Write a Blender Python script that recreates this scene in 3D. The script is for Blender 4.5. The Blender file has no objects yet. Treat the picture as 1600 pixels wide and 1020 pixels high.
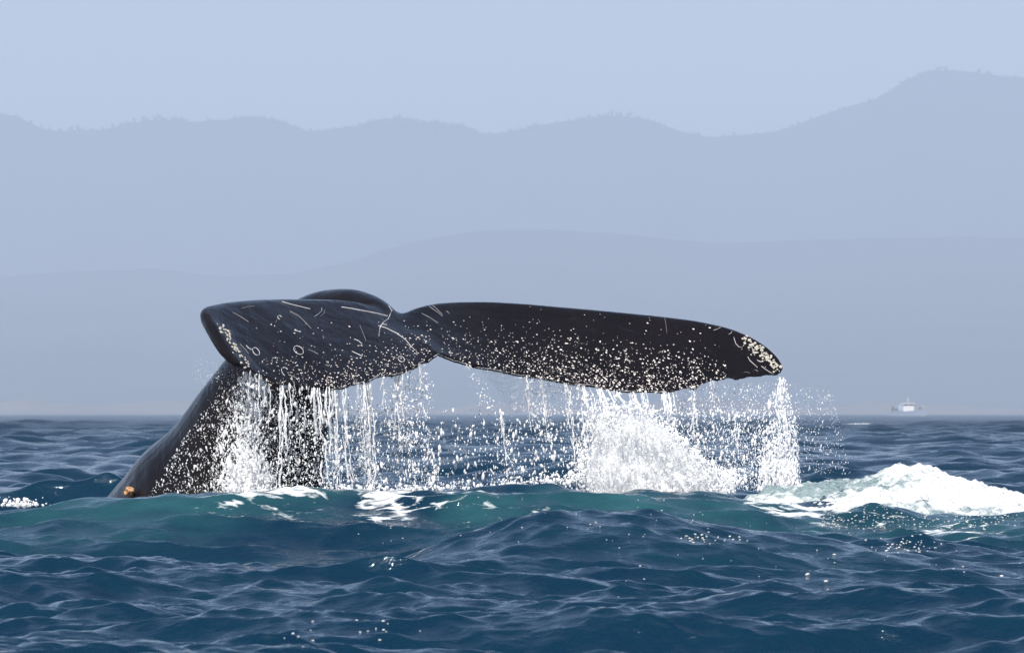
import bpy, bmesh, math, random
import numpy as np
from mathutils import Vector, Matrix
from mathutils.bvhtree import BVHTree

random.seed(11)
RNG = np.random.default_rng(11)
S = bpy.context.scene
COL = S.collection
R = math.radians

# ------------------------------------------------------------------ camera
CAM_Z = 0.95
F = 8889.0                      # focal length in photo pixels (200 mm on 36 mm, 1600 px)
HORIZON = 645.0
PITCH = math.atan((HORIZON - 510.0) / F)
cd = bpy.data.cameras.new('camera')
cam = bpy.data.objects.new('camera', cd)
COL.objects.link(cam)
cam.location = (0, 0, CAM_Z)
cam.rotation_euler = (math.pi / 2 + PITCH, 0, 0)
cd.lens = 200
cd.sensor_width = 36
cd.clip_start = 0.5
cd.clip_end = 60000
cd.dof.use_dof = True
cd.dof.focus_distance = 40.4
cd.dof.aperture_fstop = 14
S.camera = cam

# ------------------------------------------------------------------ sky, sun, exposure
SUN_EL, SUN_ROT = R(42), R(196)
w = bpy.data.worlds.new("World")
S.world = w
w.use_nodes = True
nt = w.node_tree
bg = nt.nodes['Background']
sk = nt.nodes.new('ShaderNodeTexSky')
sk.sky_type = 'NISHITA'
sk.sun_disc = False
sk.sun_elevation = SUN_EL
sk.sun_rotation = SUN_ROT
sk.air_density = 1.0
sk.dust_density = 3.0
sk.ozone_density = 3.0
nt.links.new(sk.outputs[0], bg.inputs[0])
bg.inputs[1].default_value = 0.11
sd = Vector((math.sin(SUN_ROT) * math.cos(SUN_EL), math.cos(SUN_ROT) * math.cos(SUN_EL), math.sin(SUN_EL)))
ld = bpy.data.lights.new('sun', 'SUN')
ld.energy = 4.5
ld.angle = R(0.53)
ld.color = (1.0, 0.96, 0.90)
sun = bpy.data.objects.new('sun', ld)
COL.objects.link(sun)
sun.location = (20, 20, 60)
sun.rotation_euler = (-sd).to_track_quat('-Z', 'Y').to_euler()
S.view_settings.view_transform = 'Standard'
S.view_settings.look = 'None'
S.view_settings.exposure = 0.65
S.view_settings.gamma = 1.0
S.view_settings.use_curve_mapping = False
S.render.engine = 'CYCLES'
S.cycles.use_denoising = True
S.cycles.max_bounces = 6
S.cycles.transparent_max_bounces = 24
S.cycles.volume_bounces = 0
S.cycles.caustics_reflective = False
S.cycles.caustics_refractive = False
S.cycles.sample_clamp_indirect = 6

# ------------------------------------------------------------------ helpers
CP, SP = math.cos(PITCH), math.sin(PITCH)


def at(px, py, Y):
    """a point of the place: measured direction (photo pixels) and distance Y ahead"""
    dx, dz = (px - 800.0) / F, -(py - 510.0) / F
    d = Vector((dx, CP - dz * SP, SP + dz * CP))
    return Vector((0, 0, CAM_Z)) + d * (Y / d.y)


def zat(py, Y):
    return at(800, py, Y).z


def xat(px, Y):
    return (px - 800.0) / F * Y


def tag(o, label=None, cat=None, group=None, kind=None):
    if label: o['label'] = label
    if cat: o['category'] = cat
    if group: o['group'] = group
    if kind: o['kind'] = kind
    return o


def smooth(me):
    me.polygons.foreach_set('use_smooth', np.ones(len(me.polygons), dtype=bool))


def np_mesh(name, v, faces):
    """v (n,3); faces a list of int arrays, each (m,3) or (m,4)"""
    me = bpy.data.meshes.new(name)
    v = np.asarray(v, np.float32)
    faces = [np.asarray(f, np.int32) for f in faces if len(f)]
    me.vertices.add(len(v))
    me.vertices.foreach_set('co', v.ravel())
    idx = np.concatenate([f.ravel() for f in faces])
    tot = np.concatenate([np.full(len(f), f.shape[1], np.int32) for f in faces])
    st = np.concatenate([[0], np.cumsum(tot)[:-1]]).astype(np.int32)
    me.loops.add(len(idx))
    me.loops.foreach_set('vertex_index', idx)
    me.polygons.add(len(tot))
    me.polygons.foreach_set('loop_start', st)
    me.polygons.foreach_set('loop_total', tot)
    me.update(calc_edges=True)
    smooth(me)
    return me


def link(name, me, mat=None, parent=None, loc=None):
    o = bpy.data.objects.new(name, me)
    COL.objects.link(o)
    if mat is not None:
        me.materials.clear()
        me.materials.append(mat)
    if parent is not None:
        o.parent = parent
    if loc is not None:
        o.location = loc
    return o


def rebase(v, base):
    return np.asarray(v, np.float32) - np.asarray(base, np.float32)


def add_attr(me, name, vals):
    a = me.attributes.new(name, 'FLOAT', 'POINT')
    a.data.foreach_set('value', np.asarray(vals, np.float32).ravel())


def smoothstep(a, b, x):
    t = np.clip((x - a) / (b - a), 0, 1)
    return t * t * (3 - 2 * t)


_LAT = np.random.default_rng(5).random((256, 256)).astype(np.float32)


def vnoise(x, y):
    xi, yi = np.floor(x), np.floor(y)
    fx, fy = x - xi, y - yi
    fx = fx * fx * (3 - 2 * fx)
    fy = fy * fy * (3 - 2 * fy)
    xi = xi.astype(np.int64) & 255
    yi = yi.astype(np.int64) & 255
    x1, y1 = (xi + 1) & 255, (yi + 1) & 255
    a = _LAT[yi, xi] * (1 - fx) + _LAT[yi, x1] * fx
    b = _LAT[y1, xi] * (1 - fx) + _LAT[y1, x1] * fx
    return a * (1 - fy) + b * fy


def fbm(x, y, octaves=5, gain=0.5):
    s, a, t = 0, 1.0, 0
    for o in range(octaves):
        s = s + a * vnoise(x * 2 ** o + 17.3 * o, y * 2 ** o + 5.1 * o)
        t += a
        a *= gain
    return s / t


# ------------------------------------------------------------------ materials
def newmat(name):
    m = bpy.data.materials.new(name)
    m.use_nodes = True
    m.node_tree.nodes.clear()
    return m, m.node_tree.nodes, m.node_tree.links


def N(nodes, t, **kw):
    n = nodes.new(t)
    for k, v in kw.items():
        if hasattr(n, k) and not k.startswith('i_'):
            setattr(n, k, v)
    return n


def noise_node(ns, ls, vec, scale, detail=4, rough=0.55):
    n = ns.new('ShaderNodeTexNoise')
    n.inputs['Scale'].default_value = scale
    n.inputs['Detail'].default_value = detail
    n.inputs['Roughness'].default_value = rough
    if vec is not None: ls.new(vec, n.inputs['Vector'])
    return n


def ramp(ns, ls, fac, stops):
    n = ns.new('ShaderNodeValToRGB')
    e = n.color_ramp.elements
    while len(e) < len(stops): e.new(0.5)
    for i, (p, c) in enumerate(stops):
        e[i].position = p
        e[i].color = c if len(c) == 4 else (*c, 1)
    ls.new(fac, n.inputs['Fac'])
    return n


def math_node(ns, ls, op, a, b=None, c=None, clamp=False):
    n = ns.new('ShaderNodeMath')
    n.operation = op
    n.use_clamp = clamp
    for i, v in enumerate((a, b, c)):
        if v is None: continue
        if isinstance(v, (int, float)): n.inputs[i].default_value = v
        else: ls.new(v, n.inputs[i])
    return n.outputs[0]


def mix_col(ns, ls, fac, a, b):
    n = ns.new('ShaderNodeMix')
    n.data_type = 'RGBA'
    for sock, v in ((n.inputs[0], fac), (n.inputs[6], a), (n.inputs[7], b)):
        if isinstance(v, (tuple, list)): sock.default_value = (*v, 1) if len(v) == 3 else v
        elif isinstance(v, (int, float)): sock.default_value = v
        else: ls.new(v, sock)
    return n.outputs[2]


def simple_mat(name, col, rough=0.5, var=0.25, scale=4.0, spec=0.5, bump=0.0):
    m, ns, ls = newmat(name)
    out = ns.new('ShaderNodeOutputMaterial')
    p = ns.new('ShaderNodeBsdfPrincipled')
    tc = ns.new('ShaderNodeTexCoord')
    nz = noise_node(ns, ls, tc.outputs['Object'], scale)
    c = mix_col(ns, ls, nz.outputs['Fac'], tuple(x * (1 - var) for x in col), tuple(min(1, x * (1 + var)) for x in col))
    ls.new(c, p.inputs['Base Color'])
    p.inputs['Roughness'].default_value = rough
    p.inputs['Specular IOR Level'].default_value = spec
    if bump:
        b = ns.new('ShaderNodeBump')
        b.inputs['Strength'].default_value = 1
        b.inputs['Distance'].default_value = bump
        ls.new(nz.outputs['Fac'], b.inputs['Height'])
        ls.new(b.outputs[0], p.inputs['Normal'])
    ls.new(p.outputs[0], out.inputs['Surface'])
    return m


def water_mat():
    m, ns, ls = newmat('sea_water')
    out = ns.new('ShaderNodeOutputMaterial')
    geo = ns.new('ShaderNodeNewGeometry')
    def attr(n):
        a = ns.new('ShaderNodeAttribute')
        a.attribute_name = n
        return a.outputs['Fac']
    aer_backlit, foam, far = attr('aerated_backlit'), attr('foam'), attr('far')
    mp = ns.new('ShaderNodeMapping')
    mp.inputs['Scale'].default_value = (0.62, 1.0, 1.0)
    mp.inputs['Rotation'].default_value = (0, 0, R(12))
    ls.new(geo.outputs['Position'], mp.inputs['Vector'])
    pos = mp.outputs['Vector']
    # ripples
    fine = noise_node(ns, ls, pos, 7.0, 5, 0.62)
    med = noise_node(ns, ls, pos, 1.1, 5, 0.62)
    hf = math_node(ns, ls, 'MULTIPLY', fine.outputs['Fac'], 0.026)
    hm = math_node(ns, ls, 'MULTIPLY', med.outputs['Fac'], math_node(ns, ls, 'MULTIPLY', far, 0.36))
    h = math_node(ns, ls, 'ADD', hf, hm)
    b = ns.new('ShaderNodeBump')
    b.inputs['Strength'].default_value = 1.0
    b.inputs['Distance'].default_value = 1.0
    ls.new(h, b.inputs['Height'])
    p = ns.new('ShaderNodeBsdfPrincipled')
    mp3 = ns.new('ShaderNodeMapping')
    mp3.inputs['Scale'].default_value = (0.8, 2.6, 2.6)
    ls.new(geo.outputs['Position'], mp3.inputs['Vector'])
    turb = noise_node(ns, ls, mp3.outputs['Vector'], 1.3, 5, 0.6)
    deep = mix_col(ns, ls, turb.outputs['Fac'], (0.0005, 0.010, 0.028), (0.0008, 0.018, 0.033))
    af = math_node(ns, ls, 'MULTIPLY', aer_backlit, ramp(ns, ls, turb.outputs['Fac'], [(0.32, (0.25,) * 3), (0.68, (1, 1, 1))]).outputs[0], clamp=True)
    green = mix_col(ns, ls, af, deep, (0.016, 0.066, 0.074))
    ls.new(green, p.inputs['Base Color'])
    ls.new(math_node(ns, ls, 'MULTIPLY_ADD', far, 0.26, 0.05), p.inputs['Roughness'])
    p.inputs['Specular Tint'].default_value = (0.70, 0.87, 1.0, 1)
    p.inputs['IOR'].default_value = 1.333
    ls.new(b.outputs[0], p.inputs['Normal'])
    # foam
    mp2 = ns.new('ShaderNodeMapping')
    mp2.inputs['Scale'].default_value = (0.6, 1.5, 1.0)
    ls.new(geo.outputs['Position'], mp2.inputs['Vector'])
    fn = noise_node(ns, ls, mp2.outputs['Vector'], 5.0, 7, 0.62)
    fn.inputs['Distortion'].default_value = 0.8
    vo = ns.new('ShaderNodeTexVoronoi'); vo.feature = 'DISTANCE_TO_EDGE'; vo.inputs['Scale'].default_value = 6.5
    wn = noise_node(ns, ls, mp2.outputs['Vector'], 6.0, 3)
    va = ns.new('ShaderNodeVectorMath'); va.operation = 'MULTIPLY_ADD'
    ls.new(wn.outputs['Color'], va.inputs[0]); va.inputs[1].default_value = (0.25, 0.25, 0.25); ls.new(mp2.outputs['Vector'], va.inputs[2])
    ls.new(va.outputs[0], vo.inputs['Vector'])
    lc = ramp(ns, ls, vo.outputs['Distance'], [(0.0, (0.14,) * 3), (0.22, (0, 0, 0))])
    fnl = math_node(ns, ls, 'ADD', fn.outputs['Fac'], lc.outputs[0])
    thr = math_node(ns, ls, 'SUBTRACT', 0.88, math_node(ns, ls, 'MULTIPLY', foam, 0.62))
    fm = math_node(ns, ls, 'MULTIPLY', math_node(ns, ls, 'SUBTRACT', fnl, thr), 5.0, clamp=True)
    fm = math_node(ns, ls, 'MULTIPLY', fm, math_node(ns, ls, 'MULTIPLY', foam, 5.0, clamp=True))
    fd = ns.new('ShaderNodeBsdfPrincipled')
    fd.inputs['Base Color'].default_value = (0.82, 0.85, 0.86, 1)
    fd.inputs['Roughness'].default_value = 0.6
    ls.new(b.outputs[0], fd.inputs['Normal'])
    mx = ns.new('ShaderNodeMixShader')
    ls.new(fm, mx.inputs[0])
    ls.new(p.outputs[0], mx.inputs[1])
    ls.new(fd.outputs[0], mx.inputs[2])
    ls.new(mx.outputs[0], out.inputs['Surface'])
    return m


def drop_mat(name, col=(0.88, 0.90, 0.92), trans=0.35, rough=0.25, clear=0.22):
    m, ns, ls = newmat(name)
    out = ns.new('ShaderNodeOutputMaterial')
    p = ns.new('ShaderNodeBsdfPrincipled')
    p.inputs['Base Color'].default_value = (*col, 1)
    p.inputs['Roughness'].default_value = rough
    p.inputs['IOR'].default_value = 1.333
    t = ns.new('ShaderNodeBsdfTranslucent')
    t.inputs['Color'].default_value = (*col, 1)
    mx = ns.new('ShaderNodeMixShader')
    mx.inputs[0].default_value = trans
    ls.new(p.outputs[0], mx.inputs[1])
    ls.new(t.outputs[0], mx.inputs[2])
    tr = ns.new('ShaderNodeBsdfTransparent')            # water is clear as well as white
    m2 = ns.new('ShaderNodeMixShader')
    m2.inputs[0].default_value = clear
    ls.new(mx.outputs[0], m2.inputs[1])
    ls.new(tr.outputs[0], m2.inputs[2])
    ls.new(m2.outputs[0], out.inputs['Surface'])
    return m


def lacy_mat():
    """a torn sheet of white water: streaks of foam with clear gaps; u runs across, v down, dens is how much water there is"""
    m, ns, ls = newmat('torn_water_sheet')
    out = ns.new('ShaderNodeOutputMaterial')
    def attr(n):
        a = ns.new('ShaderNodeAttribute'); a.attribute_name = n
        return a.outputs['Fac']
    u, v, d = attr('u'), attr('v'), attr('dens')
    cb = ns.new('ShaderNodeCombineXYZ')
    ls.new(math_node(ns, ls, 'MULTIPLY', u, 30.0), cb.inputs[0]); ls.new(math_node(ns, ls, 'MULTIPLY', v, 3.6), cb.inputs[1])
    n1 = noise_node(ns, ls, cb.outputs[0], 1.0, 6, 0.62); n1.inputs['Distortion'].default_value = 0.9
    cb2 = ns.new('ShaderNodeCombineXYZ')
    ls.new(math_node(ns, ls, 'MULTIPLY', u, 9.0), cb2.inputs[0]); ls.new(math_node(ns, ls, 'MULTIPLY', v, 7.0), cb2.inputs[1])
    n2 = noise_node(ns, ls, cb2.outputs[0], 1.0, 7, 0.68); n2.inputs['Distortion'].default_value = 0.6
    n = math_node(ns, ls, 'ADD', math_node(ns, ls, 'MULTIPLY', n1.outputs['Fac'], 0.55), math_node(ns, ls, 'MULTIPLY', n2.outputs['Fac'], 0.45))
    thr = math_node(ns, ls, 'SUBTRACT', 0.74, math_node(ns, ls, 'MULTIPLY', d, 0.36))
    f = math_node(ns, ls, 'MULTIPLY', math_node(ns, ls, 'SUBTRACT', n, thr), 6.0, clamp=True)
    f = math_node(ns, ls, 'MULTIPLY', f, 0.94)
    b = ns.new('ShaderNodeBump'); b.inputs['Strength'].default_value = 0.7; b.inputs['Distance'].default_value = 0.04
    ls.new(n, b.inputs['Height'])
    df = ns.new('ShaderNodeBsdfPrincipled')
    df.inputs['Base Color'].default_value = (0.93, 0.94, 0.95, 1)
    df.inputs['Roughness'].default_value = 0.5
    ls.new(b.outputs[0], df.inputs['Normal'])
    tl = ns.new('ShaderNodeBsdfTranslucent'); tl.inputs['Color'].default_value = (0.93, 0.94, 0.95, 1)
    mx = ns.new('ShaderNodeMixShader'); mx.inputs[0].default_value = 0.4
    ls.new(df.outputs[0], mx.inputs[1]); ls.new(tl.outputs[0], mx.inputs[2])
    tr = ns.new('ShaderNodeBsdfTransparent')
    m2 = ns.new('ShaderNodeMixShader')
    ls.new(f, m2.inputs[0]); ls.new(tr.outputs[0], m2.inputs[1]); ls.new(mx.outputs[0], m2.inputs[2])
    ls.new(m2.outputs[0], out.inputs['Surface'])
    return m


def foam_mat():
    m, ns, ls = newmat('whitewater_foam')
    out = ns.new('ShaderNodeOutputMaterial')
    geo = ns.new('ShaderNodeNewGeometry')
    a = ns.new('ShaderNodeAttribute')
    a.attribute_name = 'thick'
    mp = ns.new('ShaderNodeMapping')
    mp.inputs['Scale'].default_value = (0.8, 0.55, 1.2)
    ls.new(geo.outputs['Position'], mp.inputs['Vector'])
    n = noise_node(ns, ls, mp.outputs['Vector'], 5.5, 8, 0.70)
    n.inputs['Distortion'].default_value = 0.9
    vo = ns.new('ShaderNodeTexVoronoi'); vo.feature = 'DISTANCE_TO_EDGE'; vo.inputs['Scale'].default_value = 5.5
    wn = noise_node(ns, ls, mp.outputs['Vector'], 6.0, 3)
    va = ns.new('ShaderNodeVectorMath'); va.operation = 'MULTIPLY_ADD'
    ls.new(wn.outputs['Color'], va.inputs[0]); va.inputs[1].default_value = (0.25, 0.25, 0.25); ls.new(mp.outputs['Vector'], va.inputs[2])
    ls.new(va.outputs[0], vo.inputs['Vector'])
    lc = ramp(ns, ls, vo.outputs['Distance'], [(0.0, (0.14,) * 3), (0.22, (0, 0, 0))])
    nl = math_node(ns, ls, 'ADD', n.outputs['Fac'], lc.outputs[0])
    thr = math_node(ns, ls, 'SUBTRACT', 0.92, math_node(ns, ls, 'MULTIPLY', a.outputs['Fac'], 0.62))
    f = math_node(ns, ls, 'MULTIPLY', math_node(ns, ls, 'SUBTRACT', nl, thr), 5.0, clamp=True)
    b = ns.new('ShaderNodeBump')
    b.inputs['Strength'].default_value = 1.0
    b.inputs['Distance'].default_value = 0.06
    n2 = noise_node(ns, ls, geo.outputs['Position'], 22.0, 5, 0.6)
    ls.new(n2.outputs['Fac'], b.inputs['Height'])
    wt = ns.new('ShaderNodeBsdfPrincipled')
    wt.inputs['Base Color'].default_value = (0.20, 0.27, 0.28, 1)
    wt.inputs['Roughness'].default_value = 0.12
    wt.inputs['IOR'].default_value = 1.333
    ls.new(b.outputs[0], wt.inputs['Normal'])
    fo = ns.new('ShaderNodeBsdfPrincipled')
    fo.inputs['Base Color'].default_value = (0.72, 0.74, 0.75, 1)
    fo.inputs['Roughness'].default_value = 0.55
    ls.new(b.outputs[0], fo.inputs['Normal'])
    mx = ns.new('ShaderNodeMixShader')
    ls.new(f, mx.inputs[0])
    ls.new(wt.outputs[0], mx.inputs[1])
    ls.new(fo.outputs[0], mx.inputs[2])
    ls.new(mx.outputs[0], out.inputs['Surface'])
    return m


def skin_mat():
    m, ns, ls = newmat('wet_whale_skin')
    out = ns.new('ShaderNodeOutputMaterial')
    tc = ns.new('ShaderNodeTexCoord')
    p = ns.new('ShaderNodeBsdfPrincipled')
    n = noise_node(ns, ls, tc.outputs['Object'], 2.2, 6, 0.6)
    c = mix_col(ns, ls, n.outputs['Fac'], (0.0020, 0.0020, 0.0030), (0.0080, 0.0055, 0.0055))
    mp = ns.new('ShaderNodeMapping')
    mp.inputs['Scale'].default_value = (3.0, 26.0, 26.0)
    mp.inputs['Rotation'].default_value = (0.2, 0.5, 0.3)
    ls.new(tc.outputs['Object'], mp.inputs['Vector'])
    s = noise_node(ns, ls, mp.outputs['Vector'], 1.0, 5, 0.6)
    sr = ramp(ns, ls, s.outputs['Fac'], [(0.60, (0, 0, 0)), (0.78, (1, 1, 1))])
    c2 = mix_col(ns, ls, math_node(ns, ls, 'MULTIPLY', sr.outputs[0], 0.35), c, (0.022, 0.020, 0.022))
    ls.new(c2, p.inputs['Base Color'])
    rr = ramp(ns, ls, n.outputs['Fac'], [(0.3, (0.15,) * 3), (0.7, (0.27,) * 3)])
    ls.new(rr.outputs[0], p.inputs['Roughness'])
    p.inputs['IOR'].default_value = 1.38
    p.inputs['Specular IOR Level'].default_value = 0.24
    nb = noise_node(ns, ls, tc.outputs['Object'], 38.0, 4, 0.6)
    hs = math_node(ns, ls, 'ADD', math_node(ns, ls, 'MULTIPLY', nb.outputs['Fac'], 0.0016),
                   math_node(ns, ls, 'MULTIPLY', s.outputs['Fac'], 0.003))
    def dot(v_):
        d_ = ns.new('ShaderNodeVectorMath'); d_.operation = 'DOT_PRODUCT'
        ls.new(tc.outputs['Object'], d_.inputs[0]); d_.inputs[1].default_value = v_
        return d_.outputs['Value']
    cb = ns.new('ShaderNodeCombineXYZ')                # runs of water down the skin
    ls.new(dot((15.0, 1.5, 0.0)), cb.inputs[0]); ls.new(dot((0.0, -1.0, -0.7)), cb.inputs[1]); ls.new(dot((0.0, 5.0, -7.0)), cb.inputs[2])
    run = noise_node(ns, ls, cb.outputs[0], 1.0, 5, 0.62)
    hs = math_node(ns, ls, 'ADD', hs, math_node(ns, ls, 'MULTIPLY', run.outputs['Fac'], 0.013))
    big = noise_node(ns, ls, tc.outputs['Object'], 5.0, 3, 0.5)
    hs = math_node(ns, ls, 'ADD', hs, math_node(ns, ls, 'MULTIPLY', big.outputs['Fac'], 0.022))
    b = ns.new('ShaderNodeBump')
    b.inputs['Distance'].default_value = 1.0
    b.inputs['Strength'].default_value = 0.7
    ls.new(hs, b.inputs['Height'])
    ls.new(b.outputs[0], p.inputs['Normal'])
    ls.new(p.outputs[0], out.inputs['Surface'])
    return m


def film_mat():
    m, ns, ls = newmat('clear_water_film')
    out = ns.new('ShaderNodeOutputMaterial')
    geo = ns.new('ShaderNodeNewGeometry')
    n = noise_node(ns, ls, geo.outputs['Position'], 45.0, 3, 0.6)
    b = ns.new('ShaderNodeBump')
    b.inputs['Strength'].default_value = 1.0
    b.inputs['Distance'].default_value = 0.02
    ls.new(n.outputs['Fac'], b.inputs['Height'])
    t = ns.new('ShaderNodeBsdfTransparent')
    g = ns.new('ShaderNodeBsdfGlossy')
    g.inputs['Roughness'].default_value = 0.08
    ls.new(b.outputs[0], g.inputs['Normal'])
    mx = ns.new('ShaderNodeMixShader')
    mx.inputs[0].default_value = 0.10
    ls.new(t.outputs[0], mx.inputs[1])
    ls.new(g.outputs[0], mx.inputs[2])
    ls.new(mx.outputs[0], out.inputs['Surface'])
    return m


M_WATER, M_FOAM, M_SKIN, M_FILM = water_mat(), foam_mat(), skin_mat(), film_mat()
M_DROP = drop_mat('falling_water', (0.96, 0.965, 0.97), 0.45)
M_LACE = lacy_mat()
M_SPLASH = drop_mat('churned_water', (0.94, 0.945, 0.95), 0.35, 0.45)

# ------------------------------------------------------------------ the sea
NW = 260
lam = np.exp(np.linspace(math.log(0.10), math.log(8.5), NW)) * RNG.uniform(0.97, 1.03, NW)
th = R(-98) + np.where(RNG.random(NW) < 0.2, RNG.normal(0, R(55), NW), RNG.normal(0, R(24), NW))          # where the waves travel: mostly towards the camera
amp = 0.0033 * lam * RNG.uniform(0.55, 1.45, NW) * np.interp(np.log(lam), np.log([0.10, 0.3, 0.7, 1.5, 3.0, 8.5]), [2.2, 2.1, 1.8, 1.4, 0.85, 0.5])
ph0 = RNG.uniform(0, 2 * math.pi, NW)
kk = 2 * math.pi / lam


def wave_sum(x, y, spacing, calm, choppy=0.8):
    """x, y, spacing: flat float arrays sorted so that spacing rises"""
    dx = np.zeros_like(x); dy = np.zeros_like(x); dz = np.zeros_like(x)
    for i in range(NW):
        cm = 1.0 - calm * (0.10 if lam[i] < 0.6 else 0.30 if lam[i] < 1.2 else 0.80)
        n = int(np.searchsorted(spacing, lam[i] / 2.6))
        if n == 0: continue
        xs, ys = x[:n], y[:n]
        wgt = amp[i] * smoothstep(2.6, 4.5, lam[i] / spacing[:n]).astype(np.float32) * cm[:n]
        c, s = math.cos(th[i]), math.sin(th[i])
        p = (kk[i] * c) * xs + (kk[i] * s) * ys + ph0[i]
        dz[:n] += wgt * np.cos(p)
        q = wgt * np.sin(p) * choppy
        dx[:n] -= q * c
        dy[:n] -= q * s
    return dx, dy, dz


def crest(px, py, Y):
    return np.array([xat(a, Y) for a in px]), np.array([zat(b, Y) for b in py])


C1 = crest([-700, -200, 0, 120, 200, 330, 400, 560, 700, 860, 1000, 1080, 1150, 1300, 1450, 1600, 1900],
           [868, 825, 803, 791, 780, 771, 771, 774, 771, 765, 766, 771, 782, 806, 820, 806, 845], 38.6)
C2 = crest([950, 1050, 1130, 1190, 1250, 1330, 1385, 1410, 1440, 1480, 1540, 1600, 1750, 1950, 2200],
           [860, 800, 778, 770, 764, 753, 738, 733, 736, 748, 764, 774, 798, 834, 870], 41.0)
C3 = crest([500, 640, 720, 800, 880, 960, 1050, 1150, 1280, 1400, 1600, 1900],
           [910, 880, 848, 822, 800, 799, 806, 820, 838, 855, 868, 890], 33.0)


def humps(x, y):
    """the swells the tail pushes up: returns height and a weight that calms the wind waves"""
    yc = 38.6 + 0.20 * np.sin(x * 0.9 + 1.0)
    h1 = np.clip(np.interp(x, *C1), 0, None)
    d = y - yc
    h1 = h1 * np.exp(-(d / np.where(d < 0, 1.15, 1.35)) ** 2)
    yr = 41.0 + 0.12 * np.sin(x * 1.7)
    h2 = np.clip(np.interp(x, *C2), 0, None)
    d2 = y - yr
    h2 = h2 * np.exp(-(np.abs(d2) / np.where(d2 < 0, 1.75, 0.6)) ** 1.6)
    h3 = np.clip(np.interp(x, *C3), 0, None)
    d3 = y - (33.0 + 0.3 * np.sin(x * 0.8))
    h3 = h3 * np.exp(-(d3 / np.where(d3 < 0, 1.5, 1.3)) ** 2)
    h = (h1 ** 4 + h2 ** 4 + h3 ** 4 + 1e-12) ** 0.25
    calm = np.clip(np.maximum(np.exp(-((y - 39.6) / 2.4) ** 2) * (np.abs(x) < 8), 0.55 * np.exp(-((y - 32.6) / 1.5) ** 2)), 0, 1)
    return h, calm


def sea_masks(x, y):
    px = x / y * F + 800
    n = fbm(x * 0.9 + 3, y * 0.7, 4)
    aer_backlit = np.exp(-(((y - 38.2) / 1.25) ** 2)) * smoothstep(-5.0, -2.4, x) * (1 - 0.15 * smoothstep(1.5, 3, x))  # green of bubbly water, plus light through the crests put into colour
    aer_backlit *= smoothstep(0.34, 0.66, n + 0.08) * 0.85
    aer_backlit = np.maximum(aer_backlit, 0.9 * np.exp(-((y - 38.0) / 0.9) ** 2) * np.exp(-((px - 980) / 210.0) ** 2))
    aer_backlit = np.maximum(aer_backlit, 0.55 * np.exp(-((y - 37.5) / 1.2) ** 2) * smoothstep(1050, 1200, px))
    aer_backlit = np.maximum(aer_backlit, 0.16 * np.exp(-((y - 32.2) / 0.9) ** 2) * np.exp(-((px - 1200) / 260.0) ** 2))
    # foam
    f = np.zeros_like(x)
    f = np.maximum(f, 0.74 * np.exp(-((px - 420) / 130.0) ** 2) * np.exp(-((y - 38.3) / 0.75) ** 2))
    f = np.maximum(f, 0.74 * np.exp(-((px - 610) / 75.0) ** 2) * np.exp(-((y - 38.2) / 0.6) ** 2))
    f = np.maximum(f, 0.52 * np.exp(-((px - 740) / 120.0) ** 2) * np.exp(-((y - 38.3) / 0.5) ** 2))
    f = np.maximum(f, 0.55 * np.exp(-((px - 900) / 120.0) ** 2) * np.exp(-((y - 38.9) / 0.30) ** 2))
    f = np.maximum(f, 0.72 * np.exp(-((px - 1300) / 190.0) ** 2) * np.exp(-((y - 38.6) / 0.8) ** 2))
    f = np.maximum(f, 0.60 * np.exp(-((px - 1480) / 160.0) ** 2) * np.exp(-((y - 37.6) / 0.5) ** 2))
    f = np.maximum(f, 0.62 * np.exp(-((px - 20) / 70.0) ** 2) * np.exp(-((y - 39.0) / 0.5) ** 2))
    f = np.maximum(f, 0.60 * np.exp(-((px - 270) / 70.0) ** 2) * np.exp(-((y - 38.8) / 0.4) ** 2))
    f = np.maximum(f, 0.40 * np.exp(-((px - 740) / 220.0) ** 2) * np.exp(-((y - 37.8) / 0.7) ** 2))
    return aer_backlit, f


def sea_sheet(ds, inner_n, outer_n, outer_k, drop):
    d = np.array(ds)
    inner = np.linspace(-0.108, 0.108, inner_n)
    outer = 0.108 + (np.linspace(0, 1, outer_n)[1:] ** outer_k) * 1.1
    a = np.concatenate([-outer[::-1], inner, outer])
    nr, nc = len(d), len(a)
    DD, AA = np.meshgrid(d, a, indexing='ij')
    x = (DD * np.tan(AA)).astype(np.float32)
    y = DD.astype(np.float32)
    step = 0.216 / (inner_n - 1)
    spc = np.maximum(np.gradient(d), d * step)
    colsp = np.gradient(np.tan(a))
    side = np.clip(4 * step / np.maximum(colsp, step), 0, 1)     # coarse columns at the sides carry lower waves
    h, calm = humps(x, y)
    dx, dy, dz = wave_sum(x.ravel(), y.ravel(), np.repeat(spc, nc).astype(np.float32), calm.ravel().astype(np.float32))
    dx, dy, dz = (q.reshape(nr, nc) for q in (dx, dy, dz))
    k = side[None, :] * (1 + 0.6 * smoothstep(75, 260, y)) * (0.75 + 0.5 * fbm(x * 0.07, y * 0.05, 2))     # gusty patches
    v = np.stack([x + dx * k, y + dy * k, dz * k + h - drop * (y < d[0] + 1.5)], -1).reshape(-1, 3)
    i = np.arange(nr * nc).reshape(nr, nc)
    f = np.stack([i[:-1, :-1], i[:-1, 1:], i[1:, 1:], i[1:, :-1]], -1).reshape(-1, 4)
    return v, f, x.ravel(), y.ravel()


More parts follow.
